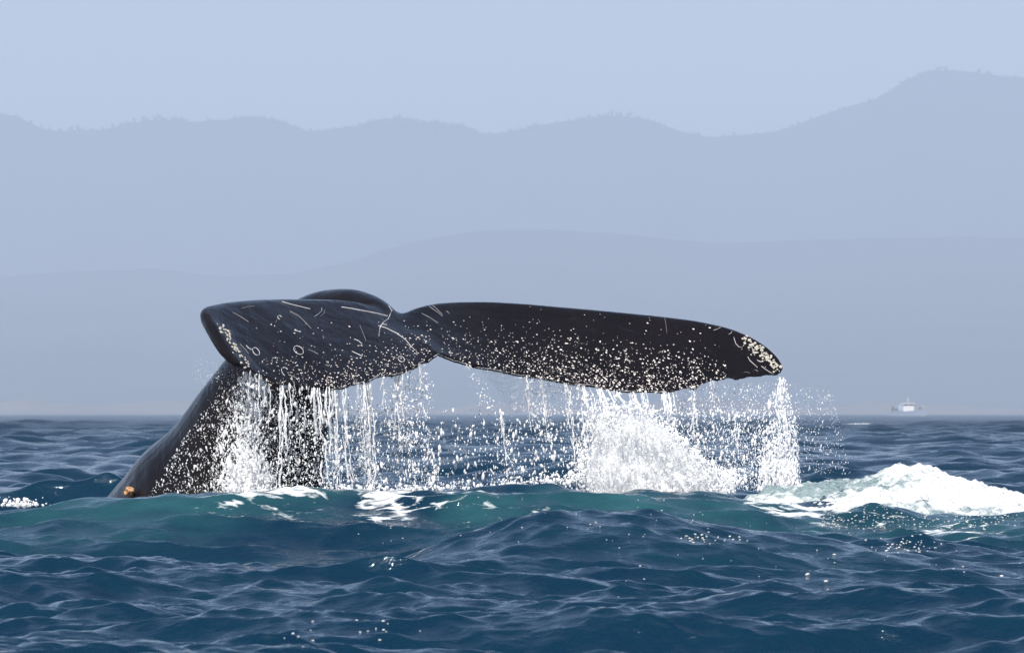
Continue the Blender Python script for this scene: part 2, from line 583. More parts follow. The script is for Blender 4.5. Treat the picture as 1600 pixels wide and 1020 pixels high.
def build_sea():
    ds = [7.0]
    while ds[-1] < 76:
        d = ds[-1]
        ds.append(d * (1 + (0.0036 if d < 17 else 0.00100 + 0.00050 * float(smoothstep(36, 50, np.array(d))))))
    df = [74.0]
    while df[-1] < 4300:
        d = df[-1]
        df.append(d * (1 + 0.0016 + 0.0026 * float(smoothstep(350, 900, np.array(d))) + 0.008 * float(smoothstep(1200, 3000, np.array(d)))))
    v1, f1, x1, y1 = sea_sheet(ds, 325, 22, 2.8, 0.0)
    v2, f2, x2, y2 = sea_sheet(df, 181, 22, 2.6, 0.05)
    me = np_mesh('sea', np.concatenate([v1, v2]), [f1, f2 + len(v1)])
    x, y = np.concatenate([x1, x2]), np.concatenate([y1, y2])
    aer_backlit, fo = sea_masks(x, y)
    # a few distant whitecaps
    for (cx, cy, rx, ry) in ((xat(1485, 150), 150, 1.4, 0.6), (xat(1330, 420), 420, 5, 3), (xat(1500, 500), 500, 4, 3), (xat(1210, 480), 480, 5, 3), (xat(395 / 4 + 0, 95), 95, 0.35, 0.25)):
        fo = np.maximum(fo, 0.7 * np.exp(-((x - cx) / rx) ** 2 - ((y - cy) / ry) ** 2))
    add_attr(me, 'aerated_backlit', aer_backlit)
    add_attr(me, 'foam', fo)
    add_attr(me, 'far', smoothstep(60, 400, y))
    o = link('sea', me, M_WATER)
    tag(o, 'dark blue choppy sea with green swell around the tail', kind='structure')
    return o


build_sea()


# ------------------------------------------------------------------ hills, beach
def ridge(name, prof, D, front, back, mat, label, rough=1.0, seed=0.0, foot=0.0):
    px = np.linspace(-900, 2500, 520)
    pp = np.array(prof, float)
    py = np.interp(px, pp[:, 0], pp[:, 1])
    ker = np.hanning(9); ker /= ker.sum()
    py = np.convolve(np.pad(py, 4, mode='edge'), ker, mode='valid')
    hz = np.array([zat(q, D) for q in py])
    rows = np.concatenate([np.linspace(0, 1, 46), 1 + np.linspace(0, 1, 14)[1:]])
    PX, T = np.meshgrid(px, rows, indexing='ij')
    Yd = np.where(T <= 1, D - front * (1 - T), D + back * (T - 1))
    X = (PX - 800) / F * D * (0.85 + 0.15 * Yd / D)
    base = np.where(T <= 1, np.clip(T, 0, 1) ** 1.25, 1 - 0.75 * (T - 1))
    H = hz[:, None] * base
    nz = fbm(X / 420.0 + seed, Yd / 420.0 + seed, 6) - 0.5
    nz2 = np.abs(fbm(X / 900.0 + 9 + seed, Yd / 900.0, 5) - 0.5)
    env = np.sin(np.clip(T, 0, 1) * math.pi) ** 0.8
    H = H + (nz * 0.22 - nz2 * 0.35) * hz[:, None] * env * rough
    H = H + (fbm(X / 40.0, Yd / 40.0 + seed, 4) - 0.5) * 5.0 * np.clip(base * 1.2, 0, 1) * rough
    H = np.maximum(H, foot - 6 * (T < 0.02))
    v = np.stack([X, Yd, H], -1).reshape(-1, 3)
    nr, nc = H.shape
    i = np.arange(nr * nc).reshape(nr, nc)
    f = np.stack([i[:-1, :-1], i[1:, :-1], i[1:, 1:], i[:-1, 1:]], -1).reshape(-1, 4)
    o = link(name, np_mesh(name, v, [f]), mat)
    tag(o, label, kind='structure')
    return hz, px


M_HILL = simple_mat('wooded_hillside', (0.030, 0.045, 0.045), 0.9, 0.6, 0.004, 0.1)
M_SAND = simple_mat('dune_sand', (0.11, 0.105, 0.10), 0.9, 0.6, 0.012, 0.1)
M_TREE = simple_mat('ridge_tree_foliage', (0.040, 0.050, 0.032), 0.9, 0.3, 0.05, 0.1)

FAR = [(-900, 230), (-500, 190), (-200, 205), (-60, 178), (0, 178), (20, 180), (45, 192), (80, 206), (120, 203), (165, 204), (200, 193), (250, 186), (300, 190),
       (350, 188), (400, 185), (440, 192), (475, 206), (510, 202), (560, 197), (620, 186), (660, 193), (720, 198), (745, 207), (790, 208),
       (830, 198), (900, 188), (960, 180), (1010, 186), (1060, 203), (1100, 215), (1140, 213), (1200, 208), (1260, 190), (1310, 172),
       (1370, 155), (1410, 128), (1450, 110), (1500, 110), (1560, 117), (1600, 122), (1700, 135), (1850, 180), (2100, 150), (2500, 240)]
NEAR = [(-900, 380), (-500, 400), (-200, 440), (0, 432), (60, 427), (150, 423), (250, 419), (300, 428), (360, 432), (450, 428), (540, 410), (600, 390), (680, 370),
        (760, 360), (850, 357), (950, 364), (1050, 374), (1130, 382), (1200, 378), (1300, 374), (1400, 372), (1500, 371), (1600, 372), (1900, 380), (2500, 420)]
FAR_D, NEAR_D = 8300.0, 6900.0
ridge('mountain_ridge', FAR, FAR_D, 1500, 900, M_HILL, 'pale blue hazy mountain ridge along the skyline', 1.0, 1.7)
ridge('coastal_hills', NEAR, NEAR_D, 1900, 500, M_HILL, 'lower hazy hills in front of the mountain ridge', 0.8, 8.2)


def build_beach():
    px = np.linspace(-1200, 2800, 640)
    t = np.linspace(0, 1, 26)
    PX, T = np.meshgrid(px, t, indexing='ij')
    Y = 3950 + 330 * T
    X = (PX - 800) / F * Y
    dn = np.clip(fbm(PX / 130.0 + 2, T * 2.0, 5) - 0.36, 0, 1) * 22
    for c, wd, hh in ((1085, 70, 5.5), (1350, 55, 4.5), (20, 50, 6), (90, 60, 3), (1500, 90, 3)):
        dn = dn + hh * np.exp(-((PX - c) / wd) ** 2)
    H = -0.3 + 2.2 * smoothstep(0, 0.25, T) + dn * smoothstep(0.15, 0.6, T) * (1 - 0.8 * smoothstep(0.75, 1, T))
    v = np.stack([X, Y, H], -1).reshape(-1, 3)
    nr, nc = H.shape
    i = np.arange(nr * nc).reshape(nr, nc)
    f = np.stack([i[:-1, :-1], i[1:, :-1], i[1:, 1:], i[:-1, 1:]], -1).reshape(-1, 4)
    tag(link('beach', np_mesh('beach', v, [f]), M_SAND), 'pale sand dunes along the far shore', kind='structure')


build_beach()

# template solids
def ico(sub):
    bm = bmesh.new()
    bmesh.ops.create_icosphere(bm, subdivisions=sub, radius=1.0)
    v = np.array([q.co[:] for q in bm.verts], np.float32)
    f = np.array([[q.index for q in p.verts] for p in bm.faces], np.int32)
    bm.free()
    return v, f


ICO1, ICO2 = ico(1), ico(2)


def blobs(c, r, stretch=None, tilt=0.3, tmpl=ICO1, jit=0.18):
    """c (n,3), r (n,), stretch (n,): vertical elongation -> verts, faces"""
    c = np.asarray(c, np.float32); r = np.asarray(r, np.float32)
    n = len(c)
    tv, tf = tmpl
    v = np.repeat(tv[None], n, 0) * (1 + RNG.normal(0, jit, (n, len(tv), 1)).astype(np.float32))
    if stretch is None: stretch = RNG.uniform(0.8, 1.8, n)
    sx = RNG.uniform(0.75, 1.2, (n, 1)).astype(np.float32)
    v[:, :, 0] *= sx
    v[:, :, 2] *= np.asarray(stretch, np.float32)[:, None]
    a = RNG.normal(0, tilt, n).astype(np.float32)
    ca, sa = np.cos(a)[:, None], np.sin(a)[:, None]
    X = v[:, :, 0] * ca - v[:, :, 2] * sa
    Z = v[:, :, 0] * sa + v[:, :, 2] * ca
    v = np.stack([X, v[:, :, 1], Z], -1) * r[:, None, None] + c[:, None, :]
    f = tf[None] + (np.arange(n) * len(tv))[:, None, None]
    return v.reshape(-1, 3), f.reshape(-1, 3)


def tube(P, rad, sides=6):
    """P (n,3), rad (n,)"""
    P = np.asarray(P, np.float32); rad = np.asarray(rad, np.float32)
    n = len(P)
    T = np.gradient(P, axis=0)
    T /= np.linalg.norm(T, axis=1, keepdims=True) + 1e-9
    up = np.array([0.0, 1.0, 0.0], np.float32)
    A = np.cross(T, up); A /= np.linalg.norm(A, axis=1, keepdims=True) + 1e-9
    B = np.cross(A, T)
    th_ = np.linspace(0, 2 * math.pi, sides, endpoint=False)
    ring = P[:, None] + rad[:, None, None] * (np.cos(th_)[None, :, None] * A[:, None] + np.sin(th_)[None, :, None] * B[:, None])
    v = ring.reshape(-1, 3)
    i = np.arange(n * sides).reshape(n, sides)
    j = np.roll(i, -1, 1)
    f = np.stack([i[:-1], j[:-1], j[1:], i[1:]], -1).reshape(-1, 4)
    v = np.concatenate([v, P[:1], P[-1:]])
    a, b = n * sides, n * sides + 1
    caps = np.concatenate([np.stack([j[0], i[0], np.full(sides, a)], -1), np.stack([i[-1], j[-1], np.full(sides, b)], -1)])
    return v, f, caps


class Pack:
    """collects shapes for ONE mesh"""
    def __init__(s): s.v = []; s.q = []; s.t = []; s.n = 0
    def tri(s, v, f): s.v.append(v); s.t.append(f + s.n); s.n += len(v)
    def quad(s, v, f): s.v.append(v); s.q.append(f + s.n); s.n += len(v)
    def tube(s, P, r, sides=6):
        v, f, c = tube(P, r, sides)
        s.v.append(v); s.q.append(f + s.n); s.t.append(c + s.n); s.n += len(v)
    def drops(s, *a, **k): s.tri(*blobs(*a, **k))
    def link(s, name, mat, base=None, parent=None):
        v = np.concatenate(s.v)
        fs = []
        if s.q: fs.append(np.concatenate(s.q))
        if s.t: fs.append(np.concatenate(s.t))
        if base is None: return link(name, np_mesh(name, v, fs), mat, parent)
        return link(name, np_mesh(name, rebase(v, base), fs), mat, parent, loc=base)


def ridge_trees():
    p = Pack()
    cs, rs, st = [], [], []
    px = np.arange(-60, 1700, 1.1)
    pp = np.array(FAR, float)
    for q in px:
        dens = 0.85 if (360 < q < 480 or 560 < q < 745) else 0.4 if (900 < q < 1000 or 80 < q < 300) else 0.12
        if random.random() > dens: continue
        y = np.interp(q, pp[:, 0], pp[:, 1])
        D = FAR_D - random.uniform(-20, 60)
        z = zat(y, FAR_D)
        r = random.uniform(1.3, 2.8)
        s_ = random.uniform(1.0, 1.9)
        cs.append((xat(q, FAR_D), D, z + r * s_ * random.uniform(-0.6, 0.5))); rs.append(r); st.append(s_)
    p.drops(np.array(cs), np.array(rs), np.array(st), tilt=0.15)
    tag(p.link('ridge_forest', M_TREE), 'tiny trees bristling along the mountain skyline', kind='stuff')


ridge_trees()

# ------------------------------------------------------------------ the whale
LEFT = [((620, 514, 41.00), (684, 553, 40.35), 0.080), ((590, 499, 41.08), (668, 565, 40.25), 0.100), ((530, 484, 40.95), (645, 575, 40.10), 0.110), ((440, 476, 40.55), (600, 590, 39.80), 0.088),
        ((380, 475, 40.15), (545, 603, 39.50), 0.076), ((337, 478, 39.80), (492, 608, 39.28), 0.058), ((314, 486, 39.50), (432, 597, 39.10), 0.048),
        ((322, 508, 39.28), (410, 588, 39.03), 0.046), ((341, 541, 39.08), (394, 581, 38.98), 0.042), ((366, 568, 38.97), (385, 577, 38.94), 0.040)]
RIGHT = [((608, 510, 41.05), (680, 551, 40.35), 0.080), ((645, 494, 41.22), (700, 560, 40.45), 0.105), ((700, 486, 41.40), (735, 571, 40.55), 0.110), ((780, 483, 41.50), (800, 583, 40.75), 0.105),
         ((870, 487, 41.60), (880, 599, 40.90), 0.095), ((960, 493, 41.70), (965, 611, 41.05), 0.086), ((1050, 501, 41.80), (1038, 612, 41.20), 0.076),
         ((1105, 509, 41.85), (1084, 605, 41.33), 0.068), ((1145, 519, 41.86), (1112, 596, 41.45), 0.062), ((1182, 536, 41.86), (1150, 591, 41.56), 0.056),
         ((1208, 557, 41.83), (1185, 589, 41.62), 0.050), ((1223, 577, 41.76), (1214, 587, 41.68), 0.036)]


def fluke(stations, flip, wob):
    n = 90
    t = np.linspace(0, 1, len(stations))
    tt = np.linspace(0, 1, n)
    def cr(vals):
        vals = np.array(vals, float)
        m = np.zeros_like(vals); m[1:-1] = (vals[2:] - vals[:-2]) / 2; m[0] = vals[1] - vals[0]; m[-1] = vals[-1] - vals[-2]
        u = tt * (len(vals) - 1); i = np.clip(u.astype(int), 0, len(vals) - 2); f = (u - i)
        if vals.ndim > 1: f = f[:, None]
        h00 = 2 * f ** 3 - 3 * f ** 2 + 1; h10 = f ** 3 - 2 * f ** 2 + f; h01 = -2 * f ** 3 + 3 * f ** 2; h11 = f ** 3 - f ** 2
        return h00 * vals[i] + h10 * m[i] + h01 * vals[i + 1] + h11 * m[i + 1]
    le = cr([at(*s[0])[:] for s in stations])
    te = cr([at(*s[1])[:] for s in stations])
    th_ = cr([s[2] for s in stations])
    # ragged trailing edge
    chord = te - le
    cl = np.linalg.norm(chord, axis=1, keepdims=True)
    te = te + chord / cl * (wob(tt))[:, None]
    span = np.gradient((le + te) / 2, axis=0)
    nrm = np.cross(chord, span) * (-1 if flip else 1)
    nrm /= np.linalg.norm(nrm, axis=1, keepdims=True)
    m = 21
    cc = (1 - np.cos(np.linspace(0, math.pi, m))) / 2
    prof = np.sqrt(np.clip(1 - ((cc - 0.12) / 0.12) ** 2, 0, 1)) * (cc < 0.12) + (cc >= 0.12) * (1 - 0.84 * (np.clip(cc - 0.12, 0, 1) / 0.88) ** 0.9)
    prof[0] = 0.0
    camber = 0.12 * np.sin(cc * math.pi)
    rings = []
    for i in range(n):
        p = le[i] + chord[i][None] * cc[:, None] if False else le[i] + (te[i] - le[i])[None] * cc[:, None]
        top = p + nrm[i] * (th_[i] * (prof + camber * 0.5))[:, None]
        bot = p + nrm[i] * (th_[i] * (-prof + camber * 0.5))[:, None]
        rings.append(np.concatenate([top, bot[::-1][:-1]]))
    rings = np.array(rings)
    n_, k, _ = rings.shape
    v = rings.reshape(-1, 3)
    idx = np.arange(n_ * k).reshape(n_, k)
    j = np.roll(idx, -1, 1)
    f = np.stack([idx[:-1], j[:-1], j[1:], idx[1:]], -1).reshape(-1, 4)
    c0, c1 = rings[0].mean(0), rings[-1].mean(0)
    v = np.concatenate([v, [c0, c1]])
    a, b = n_ * k, n_ * k + 1
    caps = np.concatenate([np.stack([j[0], idx[0], np.full(k, a)], -1), np.stack([idx[-1], j[-1], np.full(k, b)], -1)])
    return v, f, caps


def stock():
    # centre (px,py,Y), half width across the picture, half depth
    st = [((285, 930, 42.9), 0.92, 0.95), ((330, 850, 42.6), 0.84, 0.88), ((362, 775, 42.3), 0.74, 0.78), ((384, 715, 42.15), 0.575, 0.62), ((406, 660, 42.0), 0.505, 0.55),
          ((428, 610, 41.9), 0.435, 0.47), ((458, 556, 41.75), 0.345, 0.37), ((500, 508, 41.55), 0.255, 0.30), ((545, 495, 41.35), 0.212, 0.25), ((582, 501, 41.15), 0.178, 0.20),
          ((615, 521, 40.95), 0.128, 0.15), ((648, 540, 40.65), 0.062, 0.09), ((676, 551, 40.42), 0.030, 0.05)]
    P = np.array([at(*s[0])[:] for s in st])
    ra = np.array([s[1] for s in st]); rb = np.array([s[2] for s in st])
    n = 80
    u = np.linspace(0, len(st) - 1, n)
    k = np.arange(len(st))
    def sm(a):
        b = np.interp(u, k, a)
        ker = np.hanning(9); ker /= ker.sum()
        return np.convolve(np.pad(b, 4, mode='edge'), ker, mode='valid')
    P = np.stack([sm(P[:, i]) for i in range(3)], -1); ra = sm(ra); rb = sm(rb)
    T = np.gradient(P, axis=0); T /= np.linalg.norm(T, axis=1, keepdims=True)
    yy = np.array([0, 1.0, 0])
    A = np.cross(T, yy); A /= np.linalg.norm(A, axis=1, keepdims=True)
    B = np.cross(A, T)
    sides = 40
    th_ = np.linspace(0, 2 * math.pi, sides, endpoint=False)
    # a slight keel on the back (left/up side) and knuckles along it
    keel = 1 + 0.05 * np.exp(-((np.abs(np.mod(th_ - math.pi + math.pi, 2 * math.pi) - math.pi)) / 0.35) ** 2)
    bump = 1 + 0.11 * np.exp(-((u - 5.15) / 0.28) ** 2) - 0.03 * np.exp(-((u - 5.75) / 0.35) ** 2)
    rad_a = ra[:, None] * np.cos(th_)[None] * np.where(np.cos(th_) < 0, keel * bump[:, None], 1.0)
    v = P[:, None] + rad_a[:, :, None] * A[:, None] + (rb[:, None] * np.sin(th_)[None])[:, :, None] * B[:, None]
    idx = np.arange(n * sides).reshape(n, sides); j = np.roll(idx, -1, 1)
    f = np.stack([idx[:-1], j[:-1], j[1:], idx[1:]], -1).reshape(-1, 4)
    vv = np.concatenate([v.reshape(-1, 3), [P[0], P[-1]]])
    a, b = n * sides, n * sides + 1
    caps = np.concatenate([np.stack([j[0], idx[0], np.full(sides, a)], -1), np.stack([idx[-1], j[-1], np.full(sides, b)], -1)])
    return vv, f, caps


def wob_left(t):
    return 0.014 * np.sin(t * 31) + 0.010 * np.sin(t * 67 + 1) + 0.008 * (fbm(t * 40, t * 0 + 3, 2) - 0.5)


def wob_right(t):
    return 0.010 * np.sin(t * 23 + 2) + 0.006 * np.sin(t * 71) + np.where((t > 0.60) & (t < 0.86), 0.055 * (fbm(t * 52, t * 0 + 8, 3) - 0.5) * 2, 0)


pk = Pack()
for part in (stock(), fluke(LEFT, True, wob_left), fluke(RIGHT, False, wob_right)):
    v, f, c = part
    pk.v.append(v); pk.q.append(f + pk.n); pk.t.append(c + pk.n); pk.n += len(v)
raw = np_mesh('whale_raw', np.concatenate(pk.v), [np.concatenate(pk.q), np.concatenate(pk.t)])
bm = bmesh.new(); bm.from_mesh(raw); bmesh.ops.recalc_face_normals(bm, faces=bm.faces); bm.to_mesh(raw); bm.free()
tmp = bpy.data.objects.new('whale_raw', raw)
COL.objects.link(tmp)
md = tmp.modifiers.new('r', 'REMESH'); md.mode = 'VOXEL'; md.voxel_size = 0.0128
ms = tmp.modifiers.new('s', 'SMOOTH'); ms.factor = 0.5; ms.iterations = 5
bpy.context.view_layer.update()
dg = bpy.context.evaluated_depsgraph_get()
body = bpy.data.meshes.new_from_object(tmp.evaluated_get(dg))
bpy.data.objects.remove(tmp); bpy.data.meshes.remove(raw)
bm = bmesh.new(); bm.from_mesh(body)
bmesh.ops.delete(bm, geom=[q for q in bm.verts if q.co.z < -0.35], context='VERTS')
bm.to_mesh(body); bm.free()


def relax(me, centre, rad, it):
    """melt the lobes into the root of the tail round one point"""
    n = len(me.vertices)
    c = np.empty(n * 3, np.float32); me.vertices.foreach_get('co', c); c = c.reshape(-1, 3)
    e = np.empty(len(me.edges) * 2, np.int32); me.edges.foreach_get('vertices', e); e = e.reshape(-1, 2)
    wgt = np.exp(-(np.linalg.norm(c - np.array(centre[:], np.float32), axis=1) / rad) ** 4)
    sel = wgt > 0.02
    e = e[sel[e[:, 0]] & sel[e[:, 1]]]
    deg = np.bincount(e.ravel(), minlength=n).astype(np.float32)
    for _ in range(it):
        acc = np.stack([np.bincount(e[:, 0], c[e[:, 1], k], n) + np.bincount(e[:, 1], c[e[:, 0], k], n) for k in range(3)], -1)
        m_ = deg > 0
        c[m_] += (wgt[m_, None] * 0.6) * (acc[m_] / deg[m_, None] - c[m_])
    me.vertices.foreach_set('co', c.astype(np.float32).ravel()); me.update()


relax(body, at(628, 502, 41.0), 0.27, 45)
smooth(body)
WB = Vector((-2.0, 42.2, 0.0))
nv = len(body.vertices)
co = np.empty(nv * 3, np.float32); body.vertices.foreach_get('co', co); co = co.reshape(-1, 3)
TREE = BVHTree.FromPolygons([tuple(q) for q in co.tolist()], [tuple(p.vertices) for p in body.polygons])
body.vertices.foreach_set('co', rebase(co, WB).ravel())
body.update()
body.name = 'humpback_whale'
whale = link('humpback_whale', body, M_SKIN, loc=WB)
tag(whale, 'black whale tail arched out of the sea with both flukes dripping water', 'whale')
EYE = Vector((0, 0, CAM_Z))


def on_skin(px, py):
    d = at(px, py, 40.0) - EYE
    d.normalize()
    p, n, _i, _d = TREE.ray_cast(EYE, d)
    if p is None: return None
    if n.dot(d) > 0: n = -n
    return p, n


M_SCAR_LIP = simple_mat('pale_scar_and_lip_sheen', (0.34, 0.34, 0.36), 0.45, 0.6, 22.0)
M_FAINT = simple_mat('faint_scar_tissue', (0.13, 0.13, 0.14), 0.4, 0.6, 22.0)
M_BARN = simple_mat('barnacle_shell', (0.44, 0.42, 0.37), 0.6, 0.6, 18.0, bump=0.004)
M_SPECK = simple_mat('pale_skin_speckle', (0.56, 0.52, 0.50), 0.5, 0.5, 9.0)
M_SLASH = simple_mat('orange_tan_growth', (0.34, 0.19, 0.09), 0.6, 0.4, 30.0, bump=0.01)


def scar(pts, wpx, closed=False, mat=None, name='scar'):
    pts = [Vector((a, b)) for a, b in pts]
    if closed: pts.append(pts[0])
    out = []
    for a, b in zip(pts[:-1], pts[1:]):
        k = max(1, int((b - a).length / 2.5))
        for q in range(k): out.append(a.lerp(b, q / k))
    if not closed: out.append(pts[-1])
    hits = [h for h in (on_skin(p.x, p.y) for p in out) if h]
    if len(hits) < 2: return
    P = [h[0] for h in hits]; Nn = [h[1] for h in hits]
    n = len(P)
    v = []
    for i in range(n):
        a, b = (P[(i - 1) % n], P[(i + 1) % n]) if closed else (P[max(i - 1, 0)], P[min(i + 1, n - 1)])
        t = (b - a).normalized()
        s = t.cross(Nn[i]).normalized()
        taper = 1.0 if closed else 0.25 + 0.75 * math.sin(math.pi * (i + 0.5) / n) ** 0.6
        wd = wpx * 0.0026 * 0.5 * taper * random.uniform(0.45, 1.35)
        v += [P[i] - s * wd - Nn[i] * 0.002 - WB, P[i] + Nn[i] * 0.004 - WB, P[i] + s * wd - Nn[i] * 0.002 - WB]
    f = []
    for i in range(n if closed else n - 1):
        a, b = i * 3, ((i + 1) % n) * 3
        f += [(a, a + 1, b + 1, b), (a + 1, a + 2, b + 2, b + 1)]
    me = bpy.data.meshes.new(name)
    me.from_pydata([q[:] for q in v], [], f)
    smooth(me)
    return link(name, me, mat or M_SCAR_LIP, whale)


def ellipse(cx, cy, a, b, ang, k=18, arc=(0, 360)):
    r = []
    for i in range(k):
        t = R(arc[0] + (arc[1] - arc[0]) * i / (k if arc[1] - arc[0] == 360 else k - 1))
        x, y = a * math.cos(t), b * math.sin(t)
        r.append((cx + x * math.cos(R(ang)) - y * math.sin(R(ang)), cy + x * math.sin(R(ang)) + y * math.cos(R(ang))))
    return r


for e in ((466.5, 547, 8.5, 5.5, 35), (400, 549, 7, 4.2, 50), (627, 561, 5.5, 3.8, 35)):
    o = scar(ellipse(*e), 2.2, True, name='ring_scar')
for e, arc in (((446, 581, 8, 5, 55), (60, 260)), ((437, 496, 3.6, 2.6, 40), (60, 300))):
    scar(ellipse(*e, arc=arc), 2.2, name='ring_scar')
for pts, wd in (([(384, 539), (388, 544), (393, 546)], 2.2), ([(460, 514), (465, 517), (470, 518)], 3.8), 
                ([(363, 488), (375, 494), (388, 503)], 1.2), ([(453, 486), (467, 494), (478, 505), (486, 514)], 1.4), ([(440, 470.5), (455, 475), (484, 482)], 2.2),
                ([(491, 495), (498, 491), (503, 485), (503, 481)], 2.2), ([(500, 494), (506, 489), (508, 483)], 1.6),
                ([(534, 479.5), (550, 482), (575, 486), (590, 490), (605, 494)], 3.2), ([(614, 484), (610, 490), (607, 497), (600, 503), (594, 509), (593, 517), (592, 526)], 3.6),
                ([(590, 509), (604, 513), (620, 521), (634, 531), (643, 541), (649, 547)], 2.8), ([(597, 506), (604, 508)], 1.8),
                ([(553, 530), (560, 533), (566, 537)], 2.2), ([(550, 549), (558, 553), (566, 557)], 2.4),
                ([(668, 476), (676, 482), (684, 489), (692, 495)], 1.7), ([(674, 476), (682, 482), (692, 492)], 1.5), ([(1038, 494), (1041, 505), (1042, 520)], 1.3),
                ([(650, 547), (652, 555)], 2.0), ([(608, 478), (612, 486)], 2.0),
                ([(1114, 516), (1120, 515), (1126, 512)], 1.8), ([(1138, 522), (1143, 520), (1144, 516)], 2.0), ([(1147, 527), (1149, 536), (1154, 542), (1161, 543)], 2.2),
                ([(1169, 557), (1172, 563), (1178, 569), (1184, 574)], 2.2), ([(1174, 541), (1177, 550), (1180, 556)], 2.2), ([(1190, 572), (1198, 578), (1208, 584)], 3.2),
                ([(1182, 562), (1190, 566)], 4.0), ([(1175, 580), (1180, 577), (1184, 580)], 1.4), ([(1158, 583), (1165, 581), (1172, 583)], 1.4)):
    scar([(x_ + random.uniform(-0.7, 0.7), y_ + random.uniform(-0.7, 0.7)) for x_, y_ in pts], wd, mat=M_FAINT if wd < 1.75 else M_SCAR_LIP)
for _ in range(9):                                       # old faint scratches
    x_, y_ = (random.uniform(350, 660), random.uniform(480, 590)) if random.random() < 0.6 else (random.uniform(690, 1150), random.uniform(480, 600))
    a_ = random.gauss(0.5, 0.5); l_ = random.uniform(6, 30)
    scar([(x_, y_), (x_ + l_ * 0.5 * math.cos(a_), y_ + l_ * 0.5 * math.sin(a_) - 1), (x_ + l_ * math.cos(a_), y_ + l_ * math.sin(a_))], random.uniform(0.8, 1.6), mat=M_FAINT)
# pale skin lip, wet highlight painted in, along both trailing edges
def lip(stations, a, b, lift, wd):
    pts = [(s[1][0], s[1][1]) for s in stations][a:b]
    n = 60
    u = np.linspace(0, len(pts) - 1, n)
    q = [(np.interp(t, range(len(pts)), [p[0] for p in pts]), np.interp(t, range(len(pts)), [p[1] for p in pts])) for t in u]
    # walk up from below until the skin is met
    res = []
    for x, y in q:
        for k in range(30):
            if on_skin(x, y + 14 - k):
                res.append((x, y + 14 - k - lift - random.uniform(0, 1.0))); break
    for i in range(0, len(res) - 3, 7):
        if random.random() < 0.86: scar(res[i:i + random.randint(5, 8)], wd * random.uniform(0.6, 1.2), name='pale_lip_highlight')
lip(LEFT, 0, 6, 2.0, 3.4)
lip(RIGHT, 0, 7, 2.0, 2.6)


def speckles():
    v, f = [], []
    def put(px, py, r, el):
        h = on_skin(px, py)
        if not h: return
        p, n = h
        s = Vector((1, 0, 0)); s = (s - n * s.dot(n)).normalized()
        s = Matrix.Rotation(random.gauss(0.25, 0.5), 3, n) @ s
        t = n.cross(s)
        b = len(v); k = 6
        for i in range(k):
            a = 2 * math.pi * i / k; rr = r * random.uniform(0.7, 1.25)
            v.append((p + s * math.cos(a) * rr * el + t * math.sin(a) * rr - n * 0.002 - WB)[:])
        v.append((p + n * (0.003 + r * 0.25) - WB)[:])
        for i in range(k): f.append((b + i, b + (i + 1) % k, b + k))
    rnd = random.Random(4)
    cnt = 0
    while cnt < 2100:                                     # right fluke
        px, py = rnd.uniform(690, 1135), rnd.uniform(478, 614)
        top = np.interp(px, [690, 900, 1050, 1140], [500, 510, 530, 560]); bot = np.interp(px, [690, 800, 960, 1040, 1135], [555, 583, 612, 612, 595])
        d = smoothstep(top - 25, bot + 5, np.array(py)) ** 1.6 * np.interp(px, [690, 760, 880, 1060, 1110, 1135], [0.35, 0.5, 1, 1, 0.7, 0.4])
        if rnd.random() > float(d) + 0.02: continue
        put(px, py, 0.78 * rnd.choice((0.003, 0.0035, 0.005, 0.006, 0.010)) * rnd.uniform(0.7, 1.2), rnd.uniform(1.0, 1.9)); cnt += 1
    cnt = 0
    while cnt < 850:                                      # left fluke
        px, py = rnd.uniform(400, 676), rnd.uniform(500, 610)
        bot = np.interp(px, [400, 490, 560, 620, 676], [588, 609, 602, 583, 560])
        d = smoothstep(bot - 85, bot, np.array(py)) ** 1.8 * np.interp(px, [400, 450, 540, 660], [0.15, 0.5, 1, 0.7])
        if rnd.random() > float(d) + 0.03: continue
        put(px, py, 0.75 * rnd.choice((0.003, 0.0045, 0.006, 0.008)) * rnd.uniform(0.7, 1.2), rnd.uniform(1.0, 2.2)); cnt += 1
    me = bpy.data.meshes.new('speckle')
    me.from_pydata(v, [], f)
    smooth(me)
    tag(link('speckle', me, M_SPECK, whale), kind='stuff')


speckles()


def barnacle_mesh(seed):
    rnd = random.Random(seed)
    v, f = [], []
    k = 8
    for (rr, h) in ((1.0, -0.2), (0.92, 0.35), (0.62, 0.75), (0.40, 0.78), (0.22, 0.45)):
        for i in range(k):
            a = 2 * math.pi * i / k
            q = rr * (1 + (0.10 if i % 2 else -0.06)) * rnd.uniform(0.92, 1.08)
            v.append((q * math.cos(a), q * math.sin(a), h * rnd.uniform(0.9, 1.1)))
    v.append((0, 0, 0.4))
    for r_ in range(4):
        for i in range(k):
            a, b = r_ * k + i, r_ * k + (i + 1) % k
            f.append((a, b, b + k, a + k))
    for i in range(k): f.append((4 * k + i, 4 * k + (i + 1) % k, 5 * k))
    me = bpy.data.meshes.new('barnacle')
    me.from_pydata(v, [], f)
    smooth(me)
    me.materials.append(M_BARN)
    return me


BARN = [barnacle_mesh(s) for s in range(4)]


def barnacle(px, py, rpx):
    h = on_skin(px, py)
    if not h: return
    p, n = h
    o = bpy.data.objects.new('barnacle', random.choice(BARN))
    COL.objects.link(o)
    o.parent = whale
    q = n.to_track_quat('Z', 'Y') @ Matrix.Rotation(random.uniform(0, 6), 4, 'Z').to_quaternion()
    o.rotation_euler = q.to_euler()
    o.location = p - WB
    r = rpx * 0.0046 * random.uniform(0.55, 0.95)
    o.scale = (r, r, r * random.uniform(0.6, 0.9))


